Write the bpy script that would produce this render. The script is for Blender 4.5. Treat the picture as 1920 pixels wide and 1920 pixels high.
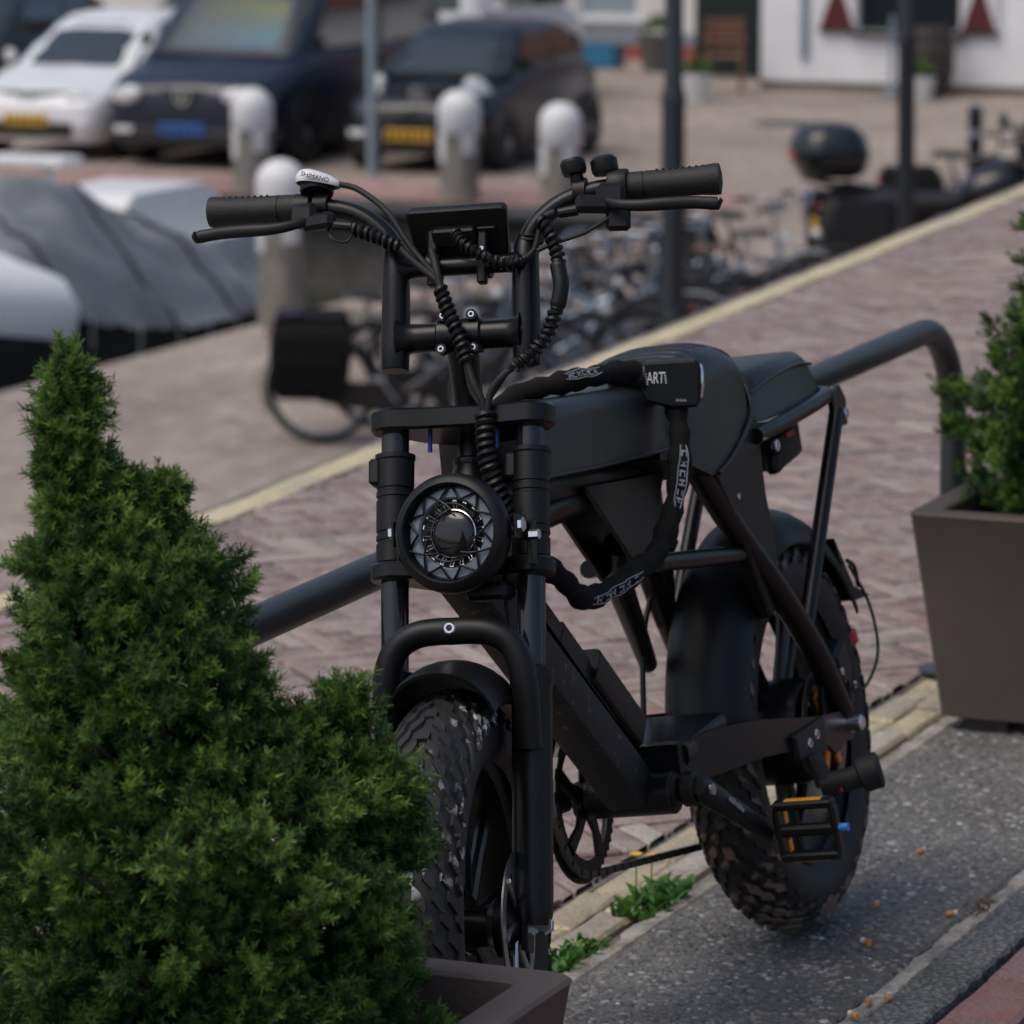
import bpy, bmesh, math, random
import numpy as np
from mathutils import Vector, Matrix
PI = math.pi
R_ = math.radians
random.seed(7)
sc = bpy.context.scene
for o_ in list(bpy.data.objects):
    bpy.data.objects.remove(o_)

# ------------------------------------------------------------------ camera
# World axes: +X runs along the road away from the camera, +Y across it towards the harbour, z = 0 is the road.
AZ = R_(22.5)                      # the camera looks 22.5 degrees off the road's direction
PITCH = R_(9.63)
cam_d = bpy.data.cameras.new('camera')
cam = bpy.data.objects.new('camera', cam_d)
sc.collection.objects.link(cam)
cam.location = (0, 0, 1.53)
look = Vector((math.cos(AZ) * math.cos(PITCH), math.sin(AZ) * math.cos(PITCH), -math.sin(PITCH)))
cam.rotation_euler = look.to_track_quat('-Z', 'Y').to_euler()
cam_d.sensor_width = 36
cam_d.sensor_fit = 'HORIZONTAL'
cam_d.lens = 154.7
cam_d.clip_start = 0.1
cam_d.clip_end = 500
cam_d.dof.use_dof = True
cam_d.dof.focus_distance = 4.78
cam_d.dof.aperture_fstop = 9.6
cam_d.dof.aperture_blades = 0
sc.camera = cam

# ------------------------------------------------------------------ sky and sun (bright overcast)
SUN_EL, SUN_AZ = 61, 144           # degrees; azimuth measured from +X towards +Y
w = bpy.data.worlds.new('World')
sc.world = w
w.use_nodes = True
wn = w.node_tree
bg = wn.nodes['Background']
sky = wn.nodes.new('ShaderNodeTexSky')
sky.sky_type = 'NISHITA'
sky.sun_disc = False
sky.sun_elevation = R_(SUN_EL)
sky.sun_rotation = R_(90 - SUN_AZ)
sky.air_density = 1.0
sky.dust_density = 4.0
sky.ozone_density = 1.0
wn.links.new(sky.outputs[0], bg.inputs[0])
bg.inputs[1].default_value = 0.09
sun_d = bpy.data.lights.new('sun', 'SUN')
sun_d.energy = 0.9
sun_d.angle = R_(40)
sun_d.color = (1.0, 0.955, 0.89)
sun = bpy.data.objects.new('sun', sun_d)
sc.collection.objects.link(sun)
sd = Vector((math.cos(R_(SUN_EL)) * math.cos(R_(SUN_AZ)), math.cos(R_(SUN_EL)) * math.sin(R_(SUN_AZ)), math.sin(R_(SUN_EL))))
sun.rotation_euler = sd.to_track_quat('Z', 'Y').to_euler()
sc.view_settings.view_transform = 'Standard'
sc.view_settings.look = 'None'
sc.view_settings.gamma = 1
sc.view_settings.use_curve_mapping = False
sc.view_settings.exposure = 0.50
sc.cycles.max_bounces = 6
sc.cycles.use_denoising = True

# ------------------------------------------------------------------ helpers
def V(*a):
    return Vector(a)

def obj_from(name, verts, faces, mat, parent=None, smooth=None, mats=None, fm=None):
    me = bpy.data.meshes.new(name)
    me.from_pydata(verts, [], faces)
    if mat is not None:
        me.materials.append(mat)
    if mats:
        for m in mats:
            me.materials.append(m)
        if fm is not None:
            me.polygons.foreach_set('material_index', fm)
    if smooth is not None:
        me.polygons.foreach_set('use_smooth', [True] * len(me.polygons))
        if smooth < 3:
            me.set_sharp_from_angle(angle=smooth)
    me.update()
    o = bpy.data.objects.new(name, me)
    sc.collection.objects.link(o)
    if parent is not None:
        o.parent = parent
    return o

def tag(o, label=None, cat=None, group=None, kind=None):
    if label: o['label'] = label
    if cat: o['category'] = cat
    if group: o['group'] = group
    if kind: o['kind'] = kind
    return o

def empty(name, loc=(0, 0, 0), rz=0, label=None, cat=None, group=None):
    o = bpy.data.objects.new(name, None)
    o.empty_display_size = 0.1
    sc.collection.objects.link(o)
    o.location = loc
    o.rotation_euler = (0, 0, rz)
    return tag(o, label, cat, group)

def copy_tree(o, parent=None):
    c = o.copy()
    sc.collection.objects.link(c)
    c.parent = parent
    for ch in list(o.children):
        copy_tree(ch, c)
    return c

def smooth_path(pts, n=6, closed=False):
    P = [Vector(p) for p in pts]
    out = []
    m = len(P)
    rng = m if closed else m - 1
    for i in range(rng):
        p0 = P[(i - 1) % m] if (closed or i > 0) else P[0] * 2 - P[1]
        p1 = P[i]
        p2 = P[(i + 1) % m]
        p3 = P[(i + 2) % m] if (closed or i + 2 < m) else P[-1] * 2 - P[-2]
        for k in range(n):
            t = k / n
            out.append(0.5 * ((2 * p1) + (p2 - p0) * t + (2 * p0 - 5 * p1 + 4 * p2 - p3) * t * t + (3 * p1 - p0 - 3 * p2 + p3) * t ** 3))
    if not closed:
        out.append(P[-1])
    return out

class MB:
    """collects shapes; build() links them as one mesh object"""
    def __init__(s, xf=None):
        s.v = []; s.f = []; s.xf = xf
    def add(s, vs, fs, M=None):
        b = len(s.v)
        for p in vs:
            p = Vector(p)
            if M is not None: p = M @ p
            if s.xf is not None: p = s.xf(p)
            s.v.append(tuple(p))
        s.f.extend(tuple(b + i for i in f) for f in fs)
        return s
    def box(s, c, size, rot=None, bev=0.0, M=None):
        x, y, z = size[0] / 2, size[1] / 2, size[2] / 2
        T = Matrix.Translation(Vector(c))
        if rot is not None:
            T = T @ (rot if isinstance(rot, Matrix) else Matrix.Rotation(rot, 4, 'Z'))
        if M is not None: T = M @ T
        if bev <= 0:
            vs = [(a, b, d) for a in (-x, x) for b in (-y, y) for d in (-z, z)]
            fs = [(0, 1, 3, 2), (4, 6, 7, 5), (0, 4, 5, 1), (2, 3, 7, 6), (0, 2, 6, 4), (1, 5, 7, 3)]
            return s.add(vs, fs, T)
        e = min(bev, x * .95, y * .95, z * .95)
        vs = []; idx = {}
        for sx in (-1, 1):
            for sy in (-1, 1):
                for sz in (-1, 1):
                    for k in range(3):
                        q = [sx * x, sy * y, sz * z]
                        for j in range(3):
                            if j != k: q[j] -= (sx, sy, sz)[j] * e
                        idx[(sx, sy, sz, k)] = len(vs); vs.append(q)
        fs = []
        S = (-1, 1)
        for k in range(3):
            for sg in S:
                a, b = [j for j in range(3) if j != k]
                loop = []
                for (u, v_) in ((-1, -1), (1, -1), (1, 1), (-1, 1)):
                    t = [0, 0, 0]; t[k] = sg; t[a] = u; t[b] = v_
                    loop.append(idx[(t[0], t[1], t[2], k)])
                if (sg > 0) != (k != 1): loop.reverse()
                fs.append(tuple(loop))
        for k in range(3):
            a, b = [j for j in range(3) if j != k]
            for u in S:
                for v_ in S:
                    def I(sk, face):
                        t = [0, 0, 0]; t[k] = sk; t[a] = u; t[b] = v_
                        return idx[(t[0], t[1], t[2], face)]
                    fs.append((I(-1, a), I(1, a), I(1, b), I(-1, b)))
        for sx in S:
            for sy in S:
                for sz in S:
                    fs.append(tuple(idx[(sx, sy, sz, k)] for k in range(3)))
        return s.add(vs, fs, T)
    def tube(s, pts, r, seg=10, caps=True, closed=False, sy=1.0, up=None):
        P = [Vector(p) for p in pts]
        n = len(P)
        rr = r if isinstance(r, (list, tuple)) else [r] * n
        vs = []; fs = []
        prev = None
        for i in range(n):
            if closed: t = P[(i + 1) % n] - P[i - 1]
            elif i == 0: t = P[1] - P[0]
            elif i == n - 1: t = P[-1] - P[-2]
            else: t = (P[i + 1] - P[i]).normalized() + (P[i] - P[i - 1]).normalized()
            t.normalize()
            if prev is None:
                a = Vector(up) if up is not None else (Vector((0, 0, 1)) if abs(t.z) < .9 else Vector((1, 0, 0)))
                nrm = (a - t * a.dot(t)).normalized()
            else:
                nrm = prev - t * prev.dot(t)
                nrm = nrm.normalized() if nrm.length > 1e-6 else prev
            prev = nrm
            bn = t.cross(nrm)
            for k in range(seg):
                a = 2 * PI * k / seg
                vs.append(P[i] + (nrm * math.cos(a) + bn * math.sin(a) * sy) * rr[i])
        m = n if closed else n - 1
        for i in range(m):
            j = (i + 1) % n
            for k in range(seg):
                k2 = (k + 1) % seg
                fs.append((i * seg + k, i * seg + k2, j * seg + k2, j * seg + k))
        if caps and not closed:
            fs.append(tuple(range(seg - 1, -1, -1)))
            fs.append(tuple((n - 1) * seg + k for k in range(seg)))
        return s.add(vs, fs)
    def lathe(s, prof, c=(0, 0, 0), axis=(0, 0, 1), seg=24, ang=(0, 2 * PI), ref=None, close_prof=False):
        ax = Vector(axis).normalized()
        a = Vector(ref) if ref is not None else (Vector((1, 0, 0)) if abs(ax.x) < .9 else Vector((0, 1, 0)))
        e1 = (a - ax * a.dot(ax)).normalized()
        e2 = ax.cross(e1)
        c = Vector(c)
        full = abs(ang[1] - ang[0] - 2 * PI) < 1e-6
        ns = seg if full else seg + 1
        m = len(prof)
        vs = []; fs = []
        for i in range(ns):
            t = ang[0] + (ang[1] - ang[0]) * i / seg
            d = e1 * math.cos(t) + e2 * math.sin(t)
            for (r, h) in prof:
                vs.append(c + d * r + ax * h)
        for i in range(seg):
            j = (i + 1) % ns
            for k in range(m if close_prof else m - 1):
                k2 = (k + 1) % m
                fs.append((i * m + k, j * m + k, j * m + k2, i * m + k2))
        if not full and close_prof:
            fs.append(tuple(range(m)))
            fs.append(tuple((ns - 1) * m + k for k in range(m - 1, -1, -1)))
        return s.add(vs, fs)
    def cyl(s, c, axis, r, h, seg=16, bev=0.0):
        b = min(bev, r * .5, h * .45)
        if b > 0:
            pr = [(0, -h / 2), (r - b, -h / 2), (r, -h / 2 + b), (r, h / 2 - b), (r - b, h / 2), (0, h / 2)]
        else:
            pr = [(0, -h / 2), (r, -h / 2), (r, h / 2), (0, h / 2)]
        return s.lathe(pr, c, axis, seg)
    def prism(s, poly, o, ex, ey, ez, bev=0.0):
        """poly 2D in (ex, ey); runs along ez from 0 to |ez|; optional chamfer on both rims"""
        o, ex, ey, ez = Vector(o), Vector(ex), Vector(ey), Vector(ez)
        n = len(poly)
        h = ez.length; zn = ez.normalized()
        def ring(ins, z):
            out = []
            for i in range(n):
                p0 = Vector(poly[i - 1]); p1 = Vector(poly[i]); p2 = Vector(poly[(i + 1) % n])
                if ins:
                    d1 = (p1 - p0).normalized(); d2 = (p2 - p1).normalized()
                    n1 = Vector((-d1.y, d1.x)); n2 = Vector((-d2.y, d2.x))
                    b = (n1 + n2)
                    b = b / max(.35, b.dot(n1)) if b.length > 1e-6 else n1
                    area = sum(poly[q - 1][0] * poly[q][1] - poly[q][0] * poly[q - 1][1] for q in range(n))
                    p1 = p1 + b * ins * (1 if area > 0 else -1)
                out.append(o + ex * p1[0] + ey * p1[1] + zn * z)
            return out
        vs = []; fs = []
        if bev > 0:
            rings = [ring(bev, 0), ring(0, bev), ring(0, h - bev), ring(bev, h)]
        else:
            rings = [ring(0, 0), ring(0, h)]
        for r in rings: vs += r
        for k in range(len(rings) - 1):
            for i in range(n):
                j = (i + 1) % n
                fs.append((k * n + i, k * n + j, (k + 1) * n + j, (k + 1) * n + i))
        fs.append(tuple(range(n - 1, -1, -1)))
        fs.append(tuple((len(rings) - 1) * n + i for i in range(n)))
        return s.add(vs, fs)
    def loft(s, secs, caps=True, closed=True):
        n = len(secs[0])
        vs = [p for q in secs for p in q]; fs = []
        for k in range(len(secs) - 1):
            for i in range(n if closed else n - 1):
                j = (i + 1) % n
                fs.append((k * n + i, k * n + j, (k + 1) * n + j, (k + 1) * n + i))
        if caps and closed:
            fs.append(tuple(range(n - 1, -1, -1)))
            fs.append(tuple((len(secs) - 1) * n + i for i in range(n)))
        return s.add(vs, fs)
    def build(s, name, mat, parent=None, smooth=0.6):
        o = obj_from(name, s.v, s.f, mat, parent, None)
        me = o.data
        bm = bmesh.new(); bm.from_mesh(me)
        bmesh.ops.recalc_face_normals(bm, faces=bm.faces)
        bm.to_mesh(me); bm.free()
        if smooth is not None:
            me.polygons.foreach_set('use_smooth', [True] * len(me.polygons))
            me.set_sharp_from_angle(angle=smooth)
        return o

def rrect(w_, h_, r, n=4):
    out = []
    for (cx, cy, a0) in ((w_ / 2 - r, h_ / 2 - r, 0), (-w_ / 2 + r, h_ / 2 - r, PI / 2), (-w_ / 2 + r, -h_ / 2 + r, PI), (w_ / 2 - r, -h_ / 2 + r, 1.5 * PI)):
        for k in range(n + 1):
            a = a0 + PI / 2 * k / n
            out.append((cx + r * math.cos(a), cy + r * math.sin(a)))
    return out

def text_mesh(name, body, size, mat, parent, M, depth=0.0004):
    cu = bpy.data.curves.new(name, 'FONT')
    cu.body = body; cu.size = size; cu.extrude = depth
    cu.align_x = 'CENTER'; cu.align_y = 'CENTER'
    t = bpy.data.objects.new('tmp_text', cu)
    me = bpy.data.meshes.new_from_object(t)
    bpy.data.objects.remove(t)
    me.transform(M)
    me.materials.clear(); me.materials.append(mat)
    o = bpy.data.objects.new(name, me)
    sc.collection.objects.link(o)
    o.parent = parent
    return o

def frame(o, x, y):
    """4x4 with given origin, x axis and y axis"""
    x = Vector(x).normalized(); y = Vector(y); y = (y - x * y.dot(x)).normalized(); z = x.cross(y)
    m = Matrix.Identity(4)
    for i in range(3):
        m[i][0] = x[i]; m[i][1] = y[i]; m[i][2] = z[i]; m[i][3] = Vector(o)[i]
    return m

# ------------------------------------------------------------------ materials
def hexl(r, g, b):
    def f(c):
        c /= 255
        return c / 12.92 if c <= .04045 else ((c + .055) / 1.055) ** 2.4
    return (f(r), f(g), f(b), 1)

def mat(name, col, rough=.5, metal=0.0, spec=.5, var=0.0, vscale=30.0, bump=0.0, bscale=200.0, rvar=0.0, coat=0.0, col2=None, sheen=0.0, trans=0.0, detail=4):
    m = bpy.data.materials.new(name)
    m.use_nodes = True
    nt = m.node_tree
    b = nt.nodes['Principled BSDF']
    col = tuple(col) + ((1,) if len(col) == 3 else ())
    b.inputs['Base Color'].default_value = col
    b.inputs['Roughness'].default_value = rough
    b.inputs['Metallic'].default_value = metal
    b.inputs['Specular IOR Level'].default_value = spec
    b.inputs['Coat Weight'].default_value = coat
    b.inputs['Coat Roughness'].default_value = .08
    if sheen: b.inputs['Sheen Weight'].default_value = sheen
    if trans: b.inputs['Transmission Weight'].default_value = trans
    tc = nt.nodes.new('ShaderNodeTexCoord')
    if var or col2 or rvar:
        n = nt.nodes.new('ShaderNodeTexNoise'); n.inputs['Scale'].default_value = vscale; n.inputs['Detail'].default_value = detail
        nt.links.new(tc.outputs['Object'], n.inputs['Vector'])
        if var or col2:
            r = nt.nodes.new('ShaderNodeValToRGB')
            r.color_ramp.elements[0].position = .3; r.color_ramp.elements[1].position = .7
            c2 = col2 if col2 else tuple(min(1, c * (1 + var)) for c in col[:3]) + (1,)
            c1 = col if col2 else tuple(c * (1 - var) for c in col[:3]) + (1,)
            r.color_ramp.elements[0].color = tuple(c1)[:3] + (1,); r.color_ramp.elements[1].color = tuple(c2)[:3] + (1,)
            nt.links.new(n.outputs['Fac'], r.inputs['Fac']); nt.links.new(r.outputs['Color'], b.inputs['Base Color'])
        if rvar:
            mr = nt.nodes.new('ShaderNodeMapRange')
            mr.inputs['To Min'].default_value = max(0, rough - rvar); mr.inputs['To Max'].default_value = min(1, rough + rvar)
            nt.links.new(n.outputs['Fac'], mr.inputs['Value']); nt.links.new(mr.outputs[0], b.inputs['Roughness'])
    if bump:
        n2 = nt.nodes.new('ShaderNodeTexNoise'); n2.inputs['Scale'].default_value = bscale; n2.inputs['Detail'].default_value = 5
        nt.links.new(tc.outputs['Object'], n2.inputs['Vector'])
        bp = nt.nodes.new('ShaderNodeBump'); bp.inputs['Strength'].default_value = bump; bp.inputs['Distance'].default_value = .002
        nt.links.new(n2.outputs['Fac'], bp.inputs['Height']); nt.links.new(bp.outputs[0], b.inputs['Normal'])
    return m

M_ = {}
M_['black_paint'] = mat('satin black paint', (.0045, .0047, .0053), .32, spec=.30, var=.25, vscale=9, rvar=.10)
M_['black_gloss'] = mat('gloss black stanchion', (.012, .012, .013), .12, spec=.6)
M_['black_plastic'] = mat('black plastic', (.0052, .0054, .0060), .42, spec=.30, bump=.15, bscale=900, rvar=.08, var=.1)
M_['black_rubber'] = mat('black rubber', (.0085, .0085, .0085), .62, bump=.3, bscale=500, var=.25, vscale=40)
M_['black_leather'] = mat('black vinyl', (.0052, .0054, .0062), .34, spec=.5, bump=.25, bscale=700, rvar=.07)
M_['black_fabric'] = mat('black nylon sleeve', (.007, .007, .0075), .85, spec=.2, bump=.5, bscale=1200)
M_['frame_dirty'] = mat('dusty black frame', (.016, .016, .017), .45, col2=(.05, .043, .035, 1), vscale=26, detail=9)
M_['chrome'] = mat('chrome', (.75, .75, .76), .18, metal=1)
M_['steel'] = mat('brushed steel', (.45, .45, .46), .35, metal=1, rvar=.1, vscale=120)
M_['dark_steel'] = mat('dark steel', (.09, .09, .09), .42, metal=.9)
M_['blue_bolt'] = mat('blue threadlock bolt', (.02, .06, .25), .4, metal=.4)
M_['silver_paint'] = mat('silver white cap', (.72, .72, .73), .3)
M_['ink'] = mat('dark ink', (.02, .02, .02), .6)
M_['white_print'] = mat('white print', (.75, .76, .78), .5)
M_['grey_print'] = mat('reflective grey print', (.24, .26, .29), .45)
M_['gold'] = mat('gold anodised', (.75, .36, .04), .3, metal=.85)
M_['orange'] = mat('orange anodised', (.75, .25, .02), .4, metal=.35)
M_['amber'] = mat('amber reflector', (.85, .38, .03), .2, coat=.5)
M_['red_plastic'] = mat('red plastic', (.35, .02, .02), .3)
M_['blue_sticker'] = mat('blue sticker', (.03, .22, .62), .4)
M_['lamp_ring'] = mat('grey lamp diffuser', (.15, .175, .215), .3, coat=.4)
M_['lamp_clear'] = mat('lamp glass', (.012, .012, .014), .06, spec=.5, coat=.15)
# ================================================================== SETTING
def nodes_mat(name):
    m = bpy.data.materials.new(name); m.use_nodes = True
    nt = m.node_tree
    return m, nt, nt.nodes['Principled BSDF'], nt.nodes.new('ShaderNodeTexCoord')

def ramp(nt, src, stops, interp='LINEAR'):
    r = nt.nodes.new('ShaderNodeValToRGB'); cr = r.color_ramp; cr.interpolation = interp
    while len(cr.elements) < len(stops): cr.elements.new(.5)
    for e, (p, c) in zip(cr.elements, stops):
        e.position = p; e.color = tuple(c)[:3] + (1,)
    nt.links.new(src, r.inputs['Fac'])
    return r.outputs['Color']

def noise(nt, vec, scale, detail=5, rough=.55):
    n = nt.nodes.new('ShaderNodeTexNoise'); n.inputs['Scale'].default_value = scale
    n.inputs['Detail'].default_value = detail; n.inputs['Roughness'].default_value = rough
    nt.links.new(vec, n.inputs['Vector'])
    return n.outputs['Fac']

def mix(nt, a, b, fac, mode='MIX'):
    m = nt.nodes.new('ShaderNodeMix'); m.data_type = 'RGBA'; m.blend_type = mode
    for s, i in ((fac, 0), (a, 6), (b, 7)):
        if hasattr(s, 'is_linked') or hasattr(s, 'links'): nt.links.new(s, m.inputs[i])
        else: m.inputs[i].default_value = s if i == 0 else tuple(s)[:3] + (1,)
    return m.outputs[2]

def math_(nt, op, a, b=None):
    m = nt.nodes.new('ShaderNodeMath'); m.operation = op
    for i, s in enumerate((a, b)):
        if s is None: continue
        if hasattr(s, 'links'): nt.links.new(s, m.inputs[i])
        else: m.inputs[i].default_value = s
    return m.outputs[0]

def bump_to(nt, b, h, strength, dist):
    bp = nt.nodes.new('ShaderNodeBump'); bp.inputs['Strength'].default_value = strength; bp.inputs['Distance'].default_value = dist
    nt.links.new(h, bp.inputs['Height']); nt.links.new(bp.outputs[0], b.inputs['Normal'])

def brick_mat(name, stops, stain=(.5, .5, .48), stain_amt=.5, rough=.8):
    """each brick draws its own tint from its object and its mesh island"""
    m, nt, b, tc = nodes_mat(name)
    oi = nt.nodes.new('ShaderNodeObjectInfo'); ge = nt.nodes.new('ShaderNodeNewGeometry')
    rnd = math_(nt, 'FRACT', math_(nt, 'ADD', oi.outputs['Random'], ge.outputs['Random Per Island']))
    c = ramp(nt, rnd, stops)
    pos = ge.outputs['Position']
    n1 = noise(nt, pos, 17, 7, .62)
    f = math_(nt, 'MULTIPLY', ramp(nt, n1, ((.40, (0, 0, 0)), (.66, (1, 1, 1)))), stain_amt)
    c = mix(nt, c, stain, f)
    n2 = noise(nt, pos, 160, 4)
    c = mix(nt, c, ramp(nt, n2, ((.3, (.55, .55, .55)), (.7, (1.25, 1.25, 1.25)))), .8, 'MULTIPLY')
    nt.links.new(c, b.inputs['Base Color'])
    b.inputs['Roughness'].default_value = rough
    bump_to(nt, b, n2, .5, .003)
    return m

M_['road_brick'] = brick_mat('mauve clinker', ((0, (.145, .088, .085)), (.2, (.26, .165, .155)), (.4, (.19, .14, .138)), (.6, (.31, .235, .215)), (.8, (.22, .145, .138)), (.92, (.39, .33, .295)), (1, (.215, .088, .08))), (.39, .345, .31), .65)
M_['yellow_brick'] = brick_mat('yellow clinker', ((0, (.54, .45, .27)), (.5, (.64, .55, .35)), (1, (.46, .40, .28))), (.40, .36, .30), .45)
M_['red_brick'] = brick_mat('red paver', ((0, (.22, .075, .07)), (.5, (.24, .14, .14)), (1, (.19, .13, .135))), (.26, .21, .21), .4)

def concrete_mat():
    m, nt, b, tc = nodes_mat('exposed aggregate concrete')
    ge = nt.nodes.new('ShaderNodeNewGeometry'); pos = ge.outputs['Position']
    mp = nt.nodes.new('ShaderNodeMapping'); nt.links.new(pos, mp.inputs['Vector'])
    def pebbles(scale, dmin, dmax):
        v = nt.nodes.new('ShaderNodeTexVoronoi'); v.inputs['Scale'].default_value = scale; v.inputs['Randomness'].default_value = 1
        nt.links.new(mp.outputs[0], v.inputs['Vector'])
        mask = ramp(nt, v.outputs['Distance'], ((dmin, (1, 1, 1)), (dmax, (0, 0, 0))))
        sep = nt.nodes.new('ShaderNodeSeparateColor'); nt.links.new(v.outputs['Color'], sep.inputs[0])
        return mask, sep.outputs[0], sep.outputs[1]
    base = ramp(nt, noise(nt, pos, 60, 8, .7), ((.3, (.075, .075, .076)), (.5, (.14, .138, .132)), (.72, (.22, .213, .20))))
    m1, r1, g1 = pebbles(70, .32, .46)
    sel1 = math_(nt, 'MULTIPLY', m1, math_(nt, 'GREATER_THAN', r1, .30))
    c = mix(nt, base, ramp(nt, g1, ((0, (.06, .062, .07)), (.35, (.13, .127, .12)), (.75, (.21, .205, .19)), (1, (.40, .39, .37)))), sel1)
    m2, r2, g2 = pebbles(190, .28, .5)
    sel2 = math_(nt, 'MULTIPLY', m2, math_(nt, 'GREATER_THAN', r2, .55))
    c = mix(nt, c, ramp(nt, g2, ((0, (.03, .03, .032)), (.6, (.16, .155, .15)), (1, (.36, .34, .31)))), sel2)
    dirt = ramp(nt, noise(nt, pos, 3.2, 6), ((.38, (.72, .70, .68)), (.65, (1.12, 1.12, 1.12))))
    c = mix(nt, c, dirt, 1.0, 'MULTIPLY')
    nt.links.new(c, b.inputs['Base Color'])
    b.inputs['Roughness'].default_value = .78
    h = math_(nt, 'ADD', math_(nt, 'MULTIPLY', sel1, 1.0), math_(nt, 'ADD', math_(nt, 'MULTIPLY', sel2, .4), math_(nt, 'MULTIPLY', noise(nt, pos, 240, 3), .5)))
    bump_to(nt, b, h, .8, .004)
    return m
M_['aggregate'] = concrete_mat()

def speckle_mat(name, stops, scale, big=4.0, lo=.75, hi=1.2, rough=.85):
    m, nt, b, tc = nodes_mat(name)
    ge = nt.nodes.new('ShaderNodeNewGeometry'); pos = ge.outputs['Position']
    n = noise(nt, pos, scale, 8, .65)
    c = ramp(nt, n, stops)
    c = mix(nt, c, ramp(nt, noise(nt, pos, big, 5), ((.35, (lo,) * 3), (.65, (hi,) * 3))), 1.0, 'MULTIPLY')
    nt.links.new(c, b.inputs['Base Color'])
    b.inputs['Roughness'].default_value = rough
    bump_to(nt, b, n, .6, .004)
    return m
M_['fine_concrete'] = speckle_mat('weathered fine concrete', ((.36, (.04, .042, .045)), (.5, (.10, .10, .10)), (.66, (.30, .295, .28))), 130)
M_['mortar'] = speckle_mat('sandy mortar', ((.35, (.26, .23, .20)), (.65, (.46, .42, .37))), 140, 14, .55, 1.2)
M_['joint_sand'] = speckle_mat('joint sand', ((.35, (.13, .112, .098)), (.65, (.26, .225, .19))), 90)
M_['wall_brick_dark'] = speckle_mat('retaining wall brick', ((.3, (.10, .06, .05)), (.7, (.20, .13, .11))), 20)

def quay_mat(name, stops, mort=(.2, .17, .15)):
    m, nt, b, tc = nodes_mat(name)
    ge = nt.nodes.new('ShaderNodeNewGeometry'); pos = ge.outputs['Position']
    br = nt.nodes.new('ShaderNodeTexBrick'); br.inputs['Scale'].default_value = 1.0
    br.inputs['Brick Width'].default_value = .21; br.inputs['Row Height'].default_value = .1; br.inputs['Mortar Size'].default_value = .006
    br.inputs['Color1'].default_value = tuple(stops[0]) + (1,); br.inputs['Color2'].default_value = tuple(stops[1]) + (1,); br.inputs['Mortar'].default_value = mort + (1,)
    nt.links.new(pos, br.inputs['Vector'])
    c = mix(nt, br.outputs['Color'], ramp(nt, noise(nt, pos, .55, 6, .6), ((.3, (.72, .70, .70)), (.7, (1.2, 1.18, 1.14)))), 1.0, 'MULTIPLY')
    c = mix(nt, c, ramp(nt, noise(nt, pos, 5, 7, .65), ((.3, (.68, .67, .66)), (.7, (1.25, 1.24, 1.22)))), 1.0, 'MULTIPLY')
    nt.links.new(c, b.inputs['Base Color']); b.inputs['Roughness'].default_value = .85
    return m
M_['quay'] = quay_mat('worn quay brick', ((.30, .245, .212), (.385, .335, .30)))
M_['quay_red'] = quay_mat('red quay border brick', ((.33, .19, .175), (.40, .26, .24)))

# ---- upper terrace: road bed, bricks, kerbs, concrete strip
def far_y(x):                       # the far yellow edging drifts slightly off the road's line
    return 3.935 + (x - 7.8) * .0556
mb = MB()
xs = [-40, 2, 8, 14, 20, 60, 160]
top = [(x, -60, -.062) for x in xs]
topf = [(x, far_y(x) + .10, -.062) for x in xs]
bot = [(x, far_y(x) + .10, -3.2) for x in xs]
n = len(xs)
mb.add(top + topf + bot, [(i, i + 1, n + i + 1, n + i) for i in range(n - 1)])
terrace = tag(mb.build('road_base', M_['joint_sand'], None, None), kind='structure')
mb = MB()
mb.loft([[(x, far_y(x) + .075, -3.0), (x, far_y(x) + .155, -3.0), (x, far_y(x) + .135, -.075), (x, far_y(x) + .075, -.075)] for x in xs], True)
rw = tag(mb.build('retaining_wall', M_['wall_brick_dark'], None, None), 'brick retaining wall dropping from the yellow kerb to the quay', 'wall')

road = tag(obj_from('road', [(2.5, 2.168, -.010), (18, 2.168, -.010), (18, far_y(18), -.010), (2.5, far_y(2.5), -.010)], [(0, 1, 2, 3)], M_['joint_sand']), kind='structure')

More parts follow.
